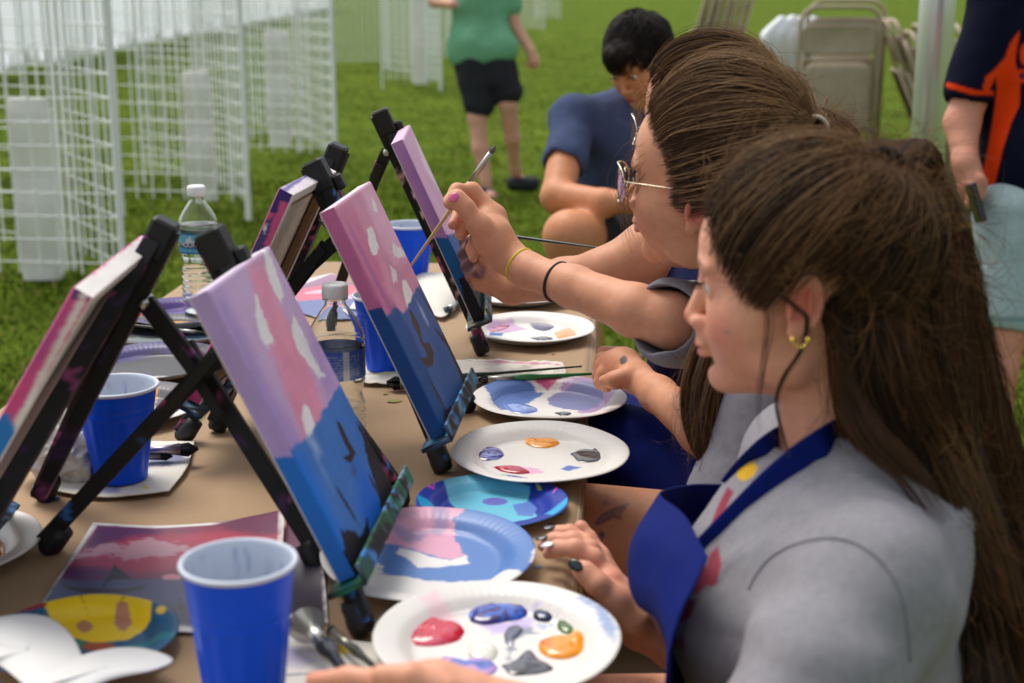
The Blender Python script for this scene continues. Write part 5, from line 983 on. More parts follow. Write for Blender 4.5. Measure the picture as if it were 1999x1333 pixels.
    # shirt
    T_ = SDF(); T_.el(P(1608, 1225, 1.385), (.120, .155, .19), rotm((0, 1, 0), 10), .03); T_.el(P(1520, 1200, 1.36), (.10, .125, .085), None, .05); T_.rc(shN+A3(.01, 0, -.012), shF+A3(.01, 0, -.012), .058, .058, .07); T_.rc(nb+A3(0, 0, -.03), P(1655, 1000, 1.42), .062, .10, .06)
    T_.el(P(1640, 1560, 1.42), (.135, .155, .20), None, .06)
    ea = unit(el-shN); T_.rc(shN, shN+ea*.20, .060, .056, .028); fe = P(1440, 1310, 1.52); T_.rc(shF, shF+unit(fe-shF)*.13, .056, .056, .04); T_.cut(shN+ea*.19+A3(0, 0, 0), A3(0, 0, -1)*0+ea, .003) if False else None
    T_.el(nb+A3(-.015, 0, .028), (.060, .060, .040), None, .012, True)
    T_.rc(shN+ea*.17, shN+ea*.3, .050, .056, .006, True)
    mk_ = [([(1440, 910), (1468, 900), (1480, 912), (1470, 930), (1450, 940), (1438, 930)], (226, 176, 20)), ([(1420, 950), (1432, 960), (1400, 1030), (1378, 1050), (1400, 990)], (140, 40, 60)), ([(1386, 1080), (1402, 1064), (1408, 1100), (1400, 1140), (1384, 1146), (1376, 1120)], (150, 50, 70)), ([(1376, 1090), (1384, 1140), (1360, 1160), (1340, 1150), (1350, 1110)], (144, 48, 66)), ([(1318, 1190), (1340, 1165), (1358, 1172), (1352, 1200), (1334, 1214), (1316, 1216)], (150, 60, 76)), ([(1328, 1244), (1334, 1240), (1336, 1270), (1330, 1272)], (150, 60, 76)), ([(1316, 1248), (1324, 1244), (1326, 1262), (1318, 1266)], (150, 60, 76))]
    base0 = wrink(.013, 6.5, 3, (1, 1, 1.8)); base1 = wrink(.0018, 26, 6); base = lambda q: base0(q)+base1(q)
    def dsp(q):
        return base(q)++.0035*np.sin(((q-shN)@ea)*55+4*fbm(q*8, 2))*np.exp(-((((q-shN)@ea)-.10)/.09)**2)*(q[..., 1] < shN[1]+.06)
    finish(T_, .003, t, lambda V: shirtcol(V, GREY, 3, mk_), 't_shirt', cloth_m, dsp, 3)
    # raised shoulder seam sitting on the finished cloth
    from mathutils.bvhtree import BVHTree
    so_ = [o for o in t.children if o.name.startswith('t_shirt')][0]; bv = BVHTree.FromPolygons([tuple(Vector(v.co)+t.location) for v in so_.data.vertices], [tuple(p.vertices) for p in so_.data.polygons]); sp = []
    for x, y in cr([(1462, 1150), (1478, 1120), (1510, 1085), (1570, 1058), (1640, 1052), (1700, 1078), (1745, 1130), (1768, 1200), (1776, 1290)], 90):
        dr = unit(FW+RT*(x-999.5)/FPX+UP*(666.5-y)/FPX); h = bv.ray_cast(Vector(CAM), Vector(dr))
        if h[0] is not None: sp.append(np.array(h[0])+np.array(h[1])*(.0006 if np.array(h[1])@dr < 0 else -.0006))
    for o_, r_ in ((0, .0010),):
        m = MB(); m.tube(np.array(sp), r_, 8, srgb(128, 126, 131)); m.build('shoulder_seam', cloth_m, so_, True)
    # apron bib and straps
    bl = mat('blue_cloth', (.0008, .0085, .115), rough=.85, bump=.35, bscale=500, var=.1, vscale=20, bdist=.0006, spec=.2)
    net = [pp((1371, 1080, 1.235), (1340, 1010, 1.32), (1292, 966, 1.43), (1350, 948, 1.52), (1424, 946, 1.55)), pp((1350, 1130, 1.225), (1290, 1060, 1.30), (1238, 1050, 1.41), (1320, 1020, 1.53), (1400, 1010, 1.56)), pp((1320, 1190, 1.215), (1270, 1130, 1.29), (1228, 1120, 1.39), (1310, 1090, 1.52), (1390, 1080, 1.55)), pp((1304, 1255, 1.21), (1275, 1180, 1.28), (1245, 1180, 1.37), (1310, 1150, 1.5), (1390, 1150, 1.54)), pp((1302, 1345, 1.205), (1310, 1290, 1.27), (1300, 1215, 1.35), (1330, 1200, 1.48), (1400, 1200, 1.53)), pp((1300, 1480, 1.205), (1300, 1420, 1.27), (1310, 1380, 1.34), (1360, 1330, 1.46), (1420, 1330, 1.5))]
    sheet('apron', net, bl, t, 90, 90, .0016, None, (.011, 7))
    def strap(pts, w_=.013, off=.004):
        rows = []
        for x, y, wd in pts:
            q, d = surf(T_, x, y, off)
            if q is None: q = P(x, y, wd)
            rows.append(q)
        rows = cr(rows, 40); tg = np.gradient(rows, axis=0); tg /= np.linalg.norm(tg, axis=1)[:, None]; sd_ = np.cross(tg, FW); sd_ /= np.linalg.norm(sd_, axis=1)[:, None]
        return sheet('apron_strap', [[r-s*w_, r, r+s*w_] for r, s in zip(rows, sd_)], bl, t, 60, 6, .0018)
    strap([(1371, 1082, 1.23), (1400, 1052, 1.22), (1450, 1000, 1.25), (1510, 940, 1.3), (1570, 890, 1.33), (1620, 856, 1.36), (1680, 815, 1.37)], .0135, .005)
    strap([(1424, 948, 1.55), (1460, 905, 1.5), (1500, 868, 1.49), (1545, 838, 1.47), (1590, 815, 1.44)], .010, .006)
    # hair
    c = (-.014, 0, .034); rad = (.096, .080, .081); tie = (-.080, 0, .108)
    half = [(.081, .026, .083), (.078, .046, .066), (.070, .060, .044), (.060, .067, .022), (.044, .074, .000), (.026, .079, -.004), (.012, .083, .030), (-.010, .086, .040), (-.034, .084, .018), (-.050, .080, -.010), (-.070, .060, -.03), (-.085, .03, -.045)]
    allst = [(x, -y, z) for x, y, z in half[::-1]]+[(.082, 0, .089)]+half
    g0 = capsheet('s', F, c, rad, allst, tie, None, None, M=30, N=90); dark = srgb(40, 27, 16)
    parts = [(g0.reshape(-1, 3), grid_faces(90, 30), dark)]
    tp = F.w(tie)
    L1 = [tp+A3(.005, 0, -.004), P(1765, 335, 1.41), P(1812, 470, 1.42), P(1838, 640, 1.43), P(1880, 820, 1.44), P(1925, 1010, 1.44), P(1965, 1210, 1.42), P(1990, 1420, 1.40)]; a1 = [.012, .024, .032, .040, .046, .052, .056, .05]; b1 = [.015, .05, .07, .075, .075, .07, .06, .05]
    L2 = [F.w(-.05, .05, .06), P(1694, 520, 1.325), P(1688, 650, 1.325), P(1712, 780, 1.33), P(1790, 900, 1.335), P(1860, 1050, 1.335), P(1910, 1230, 1.32), P(1935, 1420, 1.30)]; a2 = [.022, .036, .036, .040, .038, .032, .030, .03]; b2 = [.02, .032, .036, .036, .036, .034, .03, .03]
    L3 = [F.w(-.07, .02, .07), P(1780, 480, 1.38), P(1790, 640, 1.38), P(1815, 800, 1.38), P(1855, 960, 1.38), P(1910, 1150, 1.37), P(1960, 1400, 1.36)]; a3 = [.03, .045, .045, .045, .045, .045, .045]; b3 = [.02, .05, .055, .055, .05, .05, .045]
    L4 = [F.w(-.06, -.03, .05), P(1720, 560, 1.46), P(1740, 760, 1.47), P(1800, 900, 1.47), P(1880, 1100, 1.46), P(1940, 1400, 1.44)]; a4 = [.03, .04, .045, .045, .045, .04]; b4 = [.02, .04, .045, .04, .04, .04]
    for L_, a_, b_ in ((L1, a1, b1), (L2, a2, b2), (L3, a3, b3), (L4, a4, b4)):
        V, Fc = lockcore(L_, a_, b_, 50, .80); parts.append((V, Fc, dark))
    hb = join('hair', parts, hair_m, t)
    H0, H1 = (32, 21, 12), (108, 70, 38)
    lines = capstrands(F, c, rad, allst, tie, 5200, (.000, .009), 20, 1, .02); strandmesh('hair_strands', fuzz(lines, .0030, 1, 20), .00042, H0, (92, 62, 36), hb, 1, wave=.006, wf=22)
    ln = lockline(L1, a1, b1, 4200, 34, 2, .15, clump=5)+lockline(L2, a2, b2, 4600, 34, 3, .2, clump=5)+lockline(L3, a3, b3, 2400, 34, 4, .2, clump=5)+lockline(L4, a4, b4, 500, 34, 5, .2)
    strandmesh('hair_strands', fuzz(ln, .0050, 2, 26), .00044, H0, H1, hb, 2, wave=.020, wf=11)
    # wisps over strap, tendrils before the ear, flyaways
    wl = lockline(pp((1650, 640, 1.30), (1660, 760, 1.29), (1700, 850, 1.27), (1780, 930, 1.26), (1850, 1040, 1.25)), [.006, .010, .014, .014, .010], [.006]*5, 160, 30, 7, .4)
    wl += lockline(pp((1470, 470, 1.315), (1500, 548, 1.295), (1550, 596, 1.275), (1576, 622, 1.270), (1566, 680, 1.275), (1528, 740, 1.29), (1516, 790, 1.30), (1532, 860, 1.30), (1545, 900, 1.29)), [.003, .002, .0016, .0014, .0012, .001, .0009, .0008, .0005], [.0014]*9, 26, 44, 8, .15)
    wl += lockline(pp((1480, 560, 1.31), (1500, 620, 1.31), (1492, 700, 1.32), (1480, 780, 1.325), (1484, 860, 1.33)), [.003, .003, .002, .0015, .001], [.003]*5, 6, 30, 9, .3)
    strandmesh('hair_strands', fuzz(wl, .002, 3, 12), .0004, (44, 30, 19), (84, 58, 36), hb, 3)
    fly = []
    g = np.random.default_rng(5)
    for L in lines[::14]: q = L.copy(); q += (q-F.w(c))*(.03+.10*g.random())*np.sin(np.linspace(0, 3.1, len(q)))[:, None]; fly.append(cr(q, 30))
    for L in (ln[::22]): fly.append(cr(L+(g.normal(size=3)*.010)[None]*np.linspace(.2, 1.4, len(L))[:, None]**1.5, 30))
    strandmesh('hair_strands', fuzz(fly, .006, 8, 12), .00028, (90, 66, 40), (150, 116, 74), hb, 4)
    frizz('hair_strands', F, c, lines, 1500, hb, 41, (66, 45, 27), (140, 100, 62), ln=.04, fmax=.75); frizz('hair_strands', F, c, ln, 2000, hb, 42, (60, 40, 22), (150, 104, 60), ln=.06)
    m = MB(); e = F.R; ax = unit(P(1765, 335, 1.41)-tp); uu = unit(np.cross(ax, (0, 1, 0))); ww = np.cross(ax, uu); a = np.linspace(0, 6.283, 40); m.tube(tp+ax*.004+np.outer(np.cos(a), uu)*.013+np.outer(np.sin(a), ww)*.016+np.outer(np.sin(a*9), ax)*.002, .006+.0012*np.sin(a*13), 10, (.006, .006, .007)); m.build('hair_tie', cloth_m, hb, True)
    gold = mat('gold', (.80, .52, .12), rough=.2, metal=1); q = P(1562, 664, 1.268); m = MB(); a = np.linspace(-.2, 3.4, 24); m.tube(q+np.outer(np.cos(a), A3(1, 0, 0))*.0065+np.outer(-np.sin(a), A3(0, 0, 1))*.0065, .0016, 8, caps=True)
    for x in (-.0068, .0068): m.ell(q+A3(x, -.001, .0005), (.0030,)*3)
    m.build('earring', gold, t, True)
    return t
person_A()
# ============================================================ person B, glasses and ponytail
BR0, BR1 = (54, 38, 25), (104, 73, 48)
def person_B():
    F = Fr(27, -3, -10, 1.06).at(P(1365, 404, 1.71), (-.008, .079, -.006))
    t = person('person with clear glasses and a cream hair tie, arm stretched out with a brush', P(1500, 900, 1.9)*A3(1, 1, 0)); S_ = SDF()
    nb = P(1495, 590, 1.82); shN = P(1510, 770, 1.72); shF = P(1430, 640, 1.96); head_sdf(S_, F, True, nb, .050, nz=.010); S_.rc(shN, shF, .04, .04, .05)
    # right arm reaching to the canvas
    S_.chain([(shF, .042), (P(1312, 626, 1.84), .0355), (P(1240, 606, 1.86), .0335), (P(1120, 560, 1.93), .0275), (P(1030, 528, 1.98), .0235), (P(990, 500, 2.0), .0240)], .014)
    ch(S_, [(990, 500, 2.0, .024), (962, 462, 2.0, .026), (948, 436, 2.01, .022)], .012)
    ch(S_, [(975, 470, 2.01, .020), (966, 422, 2.02, .0150), (922, 372, 2.02, .0105), (892, 372, 2.0, .0090), (874, 392, 1.985, .0075)], .010)
    ch(S_, [(965, 478, 1.99, .020), (936, 440, 1.975, .0150), (908, 404, 1.97, .0115), (892, 386, 1.97, .0100), (878, 398, 1.975, .0075)], .010)
    ch(S_, [(972, 450, 2.03, .018), (952, 420, 2.04, .0130), (916, 408, 2.035, .0098), (896, 420, 2.02, .0088), (884, 438, 2.0, .0075)], .008)
    ch(S_, [(966, 470, 2.03, .018), (944, 445, 2.04, .0120), (918, 436, 2.035, .0095), (904, 446, 2.02, .0085), (897, 458, 2.01, .0074)], .008)
    ch(S_, [(968, 490, 2.02, .018), (948, 470, 2.03, .0115), (930, 470, 2.03, .0090), (922, 486, 2.02, .0080), (924, 503, 2.01, .0068)], .008)
    # left arm, elbow low, fist on the table edge
    el = P(1452, 915, 1.72); S_.chain([(shN, .042), (el, .035), (P(1370, 838, 1.86), .031), (P(1285, 770, 2.0), .0245), (P(1240, 735, 2.06), .0215)], .014)
    ch(S_, [(1240, 735, 2.06, .0235), (1215, 716, 2.09, .027), (1195, 712, 2.11, .022)], .012)
    for k, (dx, dy, dd) in enumerate(((0, -16, .03), (-4, -4, .01), (-5, 10, -.01), (-2, 24, -.03))): ch(S_, [(1205+dx, 708+dy, 2.11+dd, .013), (1180+dx, 706+dy, 2.12+dd, .0105), (1174+dx, 722+dy, 2.12+dd, .0092), (1186+dx, 732+dy, 2.11+dd, .008)], .006)
    ch(S_, [(1225, 735, 2.04, .016), (1200, 742, 2.04, .012), (1180, 744, 2.05, .009)], .008)
    # legs: near thigh bare
    hip = P(1500, 1120, 1.90); kn = P(1075, 1040, 1.95); S_.rc(hip, kn, .098, .072, .02); S_.rc(kn, kn*A3(1, 1, 0)+A3(.02, 0, .08), .060, .038, .02); S_.rc(kn*A3(1, 1, 0)+A3(.02, 0, .08), kn*A3(1, 1, 0)+A3(-.12, 0, .035), .036, .028, .01)
    hip2 = hip+A3(0, .26, 0); kn2 = P(1120, 860, 2.32); S_.rc(hip2, kn2, .085, .066, .02); S_.rc(kn2, kn2*A3(1, 1, 0)+A3(.02, 0, .08), .055, .036, .02)
    z, lips = facezones(F, bop=.35); z += [(P(1218, 706, 2.06), (.008, .012, .010), (30, 30, 34), .95, .3, .3), (P(1190, 712, 2.1), .05, (190, 110, 84), .5, .9), (P(890, 440, 1.99), .022, (206, 120, 120), .5, .9), (P(1020, 540, 1.95), .06, (214, 150, 120), .4, .9)]
    def cf(V):
        c = apply_lips(V, skincol(V, (212, 150, 114), z, 3), F, lips)
        for poly, q, op in (([(1158, 1022), (1175, 1002), (1205, 988), (1228, 982), (1222, 994), (1212, 1004), (1214, 1014), (1196, 1012), (1180, 1020), (1166, 1026)], (84, 84, 104), .7), ([(1168, 1040), (1176, 1036), (1182, 1044), (1176, 1052), (1168, 1048)], (50, 66, 120), .85), ([(1172, 980), (1184, 974), (1190, 984), (1178, 990)], (120, 104, 110), .5), ([(1126, 1018), (1134, 1014), (1132, 1024)], (60, 60, 70), .7)):
            m = inpoly(V, poly, 2.5)*op*(.55+.45*(fbm(V*260, 2)>-.15)); c = c*(1-m[:, None])+srgb(*q)*m[:, None]
        return c
    finish(S_, .0022, t, cf); eyes(F, t, (80, 60, 40)); nail(t, P(886, 385, 1.958), P(876, 396, 1.96)-P(892, 380, 1.96), (-.2, -1, .35), (226, 90, 150), (.0075, .0060, .0018))
    # bands
    def band(c, ax, R, w_, col):
        ax = unit(ax); a = unit(np.cross(ax, (0, 0, 1))); b_ = np.cross(ax, a); th = np.linspace(0, 6.283, 48); m = MB(); m.tube(c+np.outer(np.cos(th), a)*R+np.outer(np.sin(th), b_)*R, w_, 10, srgb(*col)); return m.build('wristband', mat('elastic', attr=True, rough=.6), t, True)
    ax_ = P(1120, 562, 1.93)-P(1030, 528, 1.98); band(P(1014, 517, 1.988), P(1030, 528, 1.98)-P(990, 500, 2.0), .0248, .0022, (214, 190, 30)); band(P(1088, 550, 1.948), ax_, .0268, .0024, (34, 26, 30))
    # shirt
    T_ = SDF(); cc = P(1530, 870, 1.89); T_.el(cc, (.115, .155, .20), rotm((0, 1, 0), 14), .03); T_.rc(shN+A3(.01, 0, -.01), shF+A3(.01, 0, -.01), .057, .057, .06); T_.el(P(1560, 1120, 1.93), (.13, .155, .18), None, .06); T_.rc(nb+A3(0, 0, -.03), cc+A3(0, 0, .1), .060, .10, .05)
    ea = unit(el-shN); T_.rc(shN, shN+ea*.135, .058, .054, .02); T_.rc(shN+ea*.12, shN+ea*.25, .046, .050, .005, True); fa = unit(P(1312, 628, 1.84)-shF); T_.rc(shF, shF+fa*.150, .058, .056, .02); T_.rc(shF+fa*.13, shF+fa*.30, .0445, .051, .005, True)
    T_.el(nb+A3(-.015, 0, .028), (.060, .060, .038), None, .012, True)
    finish(T_, .0032, t, lambda V: shirtcol(V, (140, 139, 144), 5), 't_shirt', cloth_m, wrink(.006, 16, 8), 1)
    bl = MATS['blue_cloth']
    # apron over the lap (far thigh) and its bib
    A_ = SDF(); A_.rc(hip2+A3(0, 0, .02), kn2+A3(.02, 0, .012), .100, .080, .03); A_.rc(P(1420, 960, 2.0), P(1210, 870, 2.12), .075, .06, .05); A_.el(P(1425, 930, 1.93), (.055, .13, .11), None, .05); A_.rc(P(1390, 1000, 2.05), P(1180, 950, 2.2), .06, .055, .05)
    finish(A_, .004, t, lambda V: None, 'apron', bl, wrink(.014, 7, 11), 2) if False else None
    V, Fc = A_.mesh(.004, wrink(.012, 8, 11)); V = smoothmesh(V, Fc, 2); mk('apron', V, Fc, bl, t, None, True)
    # glasses
    R = F.R; m = MB(); gold = mat('pale_gold', (.78, .66, .46), rough=.25, metal=1)
    for y in (1, -1):
        c = np.array((.112, .033*y, -.004)); th = np.linspace(0, 6.283, 40); q = np.stack([c[0]-.004*np.abs(np.cos(th))-.018*np.maximum(0, np.cos(th)*1)*1*(1)+0*th, c[1]+.027*np.cos(th)*y, c[2]+.0235*np.sin(th)], 1)
        m.tube(F.w(q), .0010, 8); m.tube(F.w(np.array([(.092, .059*y, .006), (.090, .066*y, .008), (.05, .073*y, .010), (.0, .080*y, .012), (-.012, .084*y, .004), (-.02, .084*y, -.012)])), .0010, 8)
    m.tube(F.w(np.array([(.112, -.007, .0), (.116, 0, .003), (.112, .007, .0)])), .0010, 8)
    g = m.build('glasses', gold, t, True)
    for y in (1, -1):
        th = np.linspace(0, 6.283, 33)[:-1]; c = np.array((.110, .033*y, -.004)); rr = np.linspace(0.001, 1, 6); q = np.array([[c[0]-.018*max(0, math.cos(a))*r-.003*r*abs(math.cos(a)), c[1]+.0262*r*math.cos(a)*y, c[2]+.0228*r*math.sin(a)] for r in rr for a in th]); f = grid_faces(6, 32, True)
        mk('lens', np.vstack([F.w(q), F.w(q+(.0012, 0, 0))]), np.vstack([f, f[:, ::-1]+len(q)]), mat('lens_glass', (.98, .99, 1), rough=.02, trans=1, ior=1.05, spec=.6), g, None, True)
    # hair
    c = (-.014, 0, .032); rad = (.101, .084, .102); tie = (-.112, 0, .072); dark = srgb(52, 38, 27)
    half = [(.072, .026, .090), (.060, .050, .080), (.046, .066, .060), (.030, .076, .038), (.023, .079, .014), (.018, .082, -.006), (.010, .085, .024), (-.012, .088, .036), (-.034, .084, -.0), (-.050, .072, -.036), (-.066, .05, -.060), (-.076, .02, -.066)]
    allst = [(x, -y, z) for x, y, z in half[::-1]]+[(.074, 0, .096)]+half
    g0 = capsheet('s', F, c, rad, allst, tie, None, None, M=30, N=90); parts = [(g0.reshape(-1, 3), grid_faces(90, 30), dark)]; tp = F.w(tie)
    L1 = [tp, P(1590, 246, 1.80), P(1640, 290, 1.80), P(1650, 380, 1.78), P(1600, 480, 1.76), P(1500, 580, 1.76), P(1420, 660, 1.735), P(1382, 740, 1.72), P(1368, 830, 1.72), P(1382, 905, 1.72)]; a1 = [.012, .024, .030, .032, .034, .034, .030, .026, .022, .008]; b1 = [.012, .026, .03, .03, .03, .03, .026, .024, .02, .008]
    V, Fc = lockcore(L1, a1, b1, 50, .8); parts.append((V, Fc, dark)); hb = join('hair', parts, hair_m, t)
    lines = capstrands(F, c, rad, allst, tie, 8500, (.000, .005), 22, 11, .0); strandmesh('hair_strands', fuzz(lines, .0016, 1, 18), .00042, BR0, BR1, hb, 11, wave=.003, wf=30)
    ln = lockline(L1, a1, b1, 3400, 40, 12, .12, clump=5); strandmesh('hair_strands', fuzz(ln, .005, 12, 24), .00045, (48, 32, 20), (146, 98, 56), hb, 12, wave=.016, wf=14)
    fly = []; g_ = np.random.default_rng(15)
    for L in lines[::14]: q = cr(L, 22).copy(); q += (q-F.w(c))*(.02+.12*g_.random())*np.sin(np.linspace(0, 3.1, 22))[:, None]; fly.append(q)
    frizz('hair_strands', F, c, lines, 800, hb, 43, (84, 60, 38), (150, 112, 74), ln=.03, out=.006, fmax=.7); frizz('hair_strands', F, c, ln, 500, hb, 44, (70, 46, 28), (160, 110, 66), ln=.045)
    for L in ln[::30]: fly.append(cr(L+(g_.normal(size=3)*.010)[None]*np.linspace(.2, 1.5, len(L))[:, None]**1.5, 22))
    for k in range(26):  # loose hairs at the forehead
        b = F.w(.082-.02*g_.random(), .03+.04*g_.random(), .06-.05*g_.random()); fly.append(cr([b, b+R@np.array((.016, .004, -.015)), b+R@np.array((.018+.012*g_.random(), .008, -.04-.02*g_.random())), b+R@np.array((.008, .012, -.07-.03*g_.random()))], 22))
    strandmesh('hair_strands', fuzz(fly, .006, 18, 12), .00028, (110, 82, 52), (170, 132, 88), hb, 14)
    ax = unit(P(1590, 246, 1.80)-tp); uu = unit(np.cross(ax, (0, 1, 0))); ww = np.cross(ax, uu); a = np.linspace(0, 6.283, 40); m = MB()
    for o in (-.0028, .0012, .005): m.tube(tp+ax*(.004+o)+np.outer(np.cos(a), uu)*.0165+np.outer(np.sin(a), ww)*.0165, .0024, 8)
    m.build('hair_tie', mat('cream_elastic', (.62, .55, .42), rough=.8), hb, True)
    return t
person_B()
brush('raised brush with a pale wooden handle pinched in the outstretched hand', P(968, 284, 2.02), P(800, 522, 2.10), .0042, (206, 168, 112), (120, 110, 104), .016, .8, (176, 172, 164), .05)
# ============================================================ person C, behind
def person_C():
    F = Fr(20, 2, -6, 1.0); F.o = P(1266, 192, 2.25)-F.R@(np.array((.094, .0, .040)))
    t = person('person with a curly bun, mostly hidden behind the one wearing glasses', P(1500, 700, 2.35)*A3(1, 1, 0)); S_ = SDF(); nb = P(1450, 400, 2.30); shN = P(1385, 475, 2.16); shF = P(1400, 430, 2.46); head_sdf(S_, F, True, nb, .05); S_.rc(shN, shF, .045, .045, .05)
    S_.chain([(shN, .052), (P(1275, 492, 2.14), .048), (P(1178, 534, 2.14), .036), (P(1100, 545, 2.18), .031), (P(1000, 562, 2.22), .0245)], .015); ch(S_, [(1000, 562, 2.22, .0245), (962, 540, 2.23, .026), (945, 520, 2.235, .022)], .012)
    for pts in ([(950, 516, 2.24, .013), (922, 490, 2.245, .010), (908, 470, 2.24, .009), (905, 452, 2.23, .0075)], [(948, 530, 2.235, .013), (920, 512, 2.24, .010), (906, 496, 2.235, .0088), (914, 478, 2.22, .0074)], [(948, 545, 2.23, .013), (922, 535, 2.235, .0095), (910, 520, 2.23, .0086), (922, 506, 2.215, .0072)], [(952, 556, 2.225, .012), (930, 554, 2.23, .009), (920, 540, 2.225, .008), (930, 528, 2.21, .0066)], [(962, 520, 2.215, .014), (936, 488, 2.21, .011), (920, 468, 2.21, .0092)]): ch(S_, pts, .007)
    hip = P(1560, 900, 2.45); 
    for dy in (0, .22): k = hip+A3(-.44, dy-.04, .0); S_.rc(hip+A3(0, dy, 0), k, .085, .062, .02); S_.rc(k, k*A3(1, 1, 0)+A3(.02, 0, .08), .055, .036, .02); S_.rc(k*A3(1, 1, 0)+A3(.02, 0, .08), k*A3(1, 1, 0)+A3(-.12, 0, .035), .034, .028, .01)
    z, lips = facezones(F, bop=.3); z += [(P(915, 505, 2.22), .05, (70, 50, 80), .8, .8, .8)]
    finish(S_, .003, t, lambda V: apply_lips(V, skincol(V, (200, 140, 106), z, 6), F, lips)); eyes(F, t)
    T_ = SDF(); cc = P(1480, 640, 2.33); T_.el(cc, (.115, .155, .21), rotm((0, 1, 0), 12), .03); T_.rc(shN+A3(.02, 0, -.01), shF+A3(.01, 0, -.01), .056, .056, .06); T_.el(hip+A3(-.02, .1, .06), (.14, .155, .16), None, .06); finish(T_, .004, t, lambda V: shirtcol(V, (150, 148, 152), 9), 't_shirt', cloth_m, wrink(.006, 14, 3), 1)
    A_ = SDF(); A_.rc(P(1350, 500, 2.10), P(1365, 640, 2.12), .022, .06, .02); A_.rc(P(1370, 640, 2.14), P(1390, 800, 2.25), .08, .10, .05); V, Fc = A_.mesh(.004, wrink(.006, 12, 2)); mk('apron', smoothmesh(V, Fc, 2), Fc, mat('navy_cloth', (.006, .010, .07), rough=.8), t, None, True)
    m = MB(); R = F.R
    th = np.linspace(0, 6.283, 32); c = np.array((.114, .033, -.002)); m.tube(F.w(np.stack([c[0]-.016*np.maximum(0, np.cos(th)), c[1]+.027*np.cos(th), c[2]+.0235*np.sin(th)], 1)), .0012, 8); m.tube(F.w(np.array([(.095, .060, .006), (.05, .073, .010), (.0, .080, .012)])), .0012, 8); m.build('glasses', mat('silver_wire', (.7, .7, .7), rough=.2, metal=1), t, True)
    c = (-.014, 0, .032); rad = (.104, .086, .098); tie = (-.108, 0, .060); dark = srgb(56, 42, 30)
    half = [(.078, .026, .090), (.074, .046, .072), (.070, .062, .040), (.056, .071, .018), (.040, .077, -.004), (.022, .082, -.012), (.004, .086, .016), (-.016, .088, .026), (-.034, .084, -.0), (-.050, .072, -.036), (-.076, .02, -.066)]
    allst = [(x, -y, z) for x, y, z in half[::-1]]+[(.088, 0, .088)]+half; g0 = capsheet('s', F, c, rad, allst, tie, None, None, M=26, N=80); parts = [(g0.reshape(-1, 3), grid_faces(80, 26), dark)]
    bc = P(1530, 190, 2.26); m = MB(); m.ell(bc, (.026, .028, .026), n=24); parts.append((m.v[0], [q for q in m.f], dark)) if False else None
    hb = join('hair', parts, hair_m, t); mm = MB(); mm.ell(bc, (.027, .028, .026), None, dark, 24); mm.build('hair_bun', hair_m, hb, True)
    lines = capstrands(F, c, rad, allst, tie, 4600, (.001, .007), 20, 21); curl = []; g = np.random.default_rng(3)
    for k in range(520):
        d = unit(g.normal(size=3)); b = bc+d*.022; u = unit(np.cross(d, g.normal(size=3))); w = np.cross(d, u); a = np.linspace(0, 9+4*g.random(), 18); r = .006+.006*g.random(); curl.append(b+d*(.004+.020*np.linspace(0, 1, 18)*g.random())[:, None]+np.outer(np.cos(a)-1, u)*r+np.outer(np.sin(a), w)*r)
    strandmesh('hair_strands', fuzz(lines, .002, 1, 18), .0005, (52, 36, 24), (120, 84, 54), hb, 21); strandmesh('hair_strands', curl, .0007, (70, 46, 28), (150, 104, 64), hb, 22)
    fly = []
    for L in lines[::12]: q = cr(L, 20).copy(); q += (q-F.w(c))*(.02+.13*g.random())*np.sin(np.linspace(0, 3.1, 20))[:, None]; fly.append(q)
    for k in range(24): b = F.w(.086-.01*g.random(), .02+.03*g.random(), .07-.03*g.random()); fly.append(cr([b, b+R@np.array((.018, .002, -.01)), b+R@np.array((.026, .004, -.05)), b+R@np.array((.018+.02*g.random(), .004, -.09))], 20))
    strandmesh('hair_strands', fuzz(fly, .005, 28, 12), .00032, (110, 82, 52), (170, 132, 88), hb, 24)
person_C()
brush('dark green brush held level behind the outstretched wrist', P(884, 446, 2.24), P(1176, 485, 2.16), .0036, (18, 48, 42), (20, 20, 24), .014, .8, (60, 60, 60), .02)
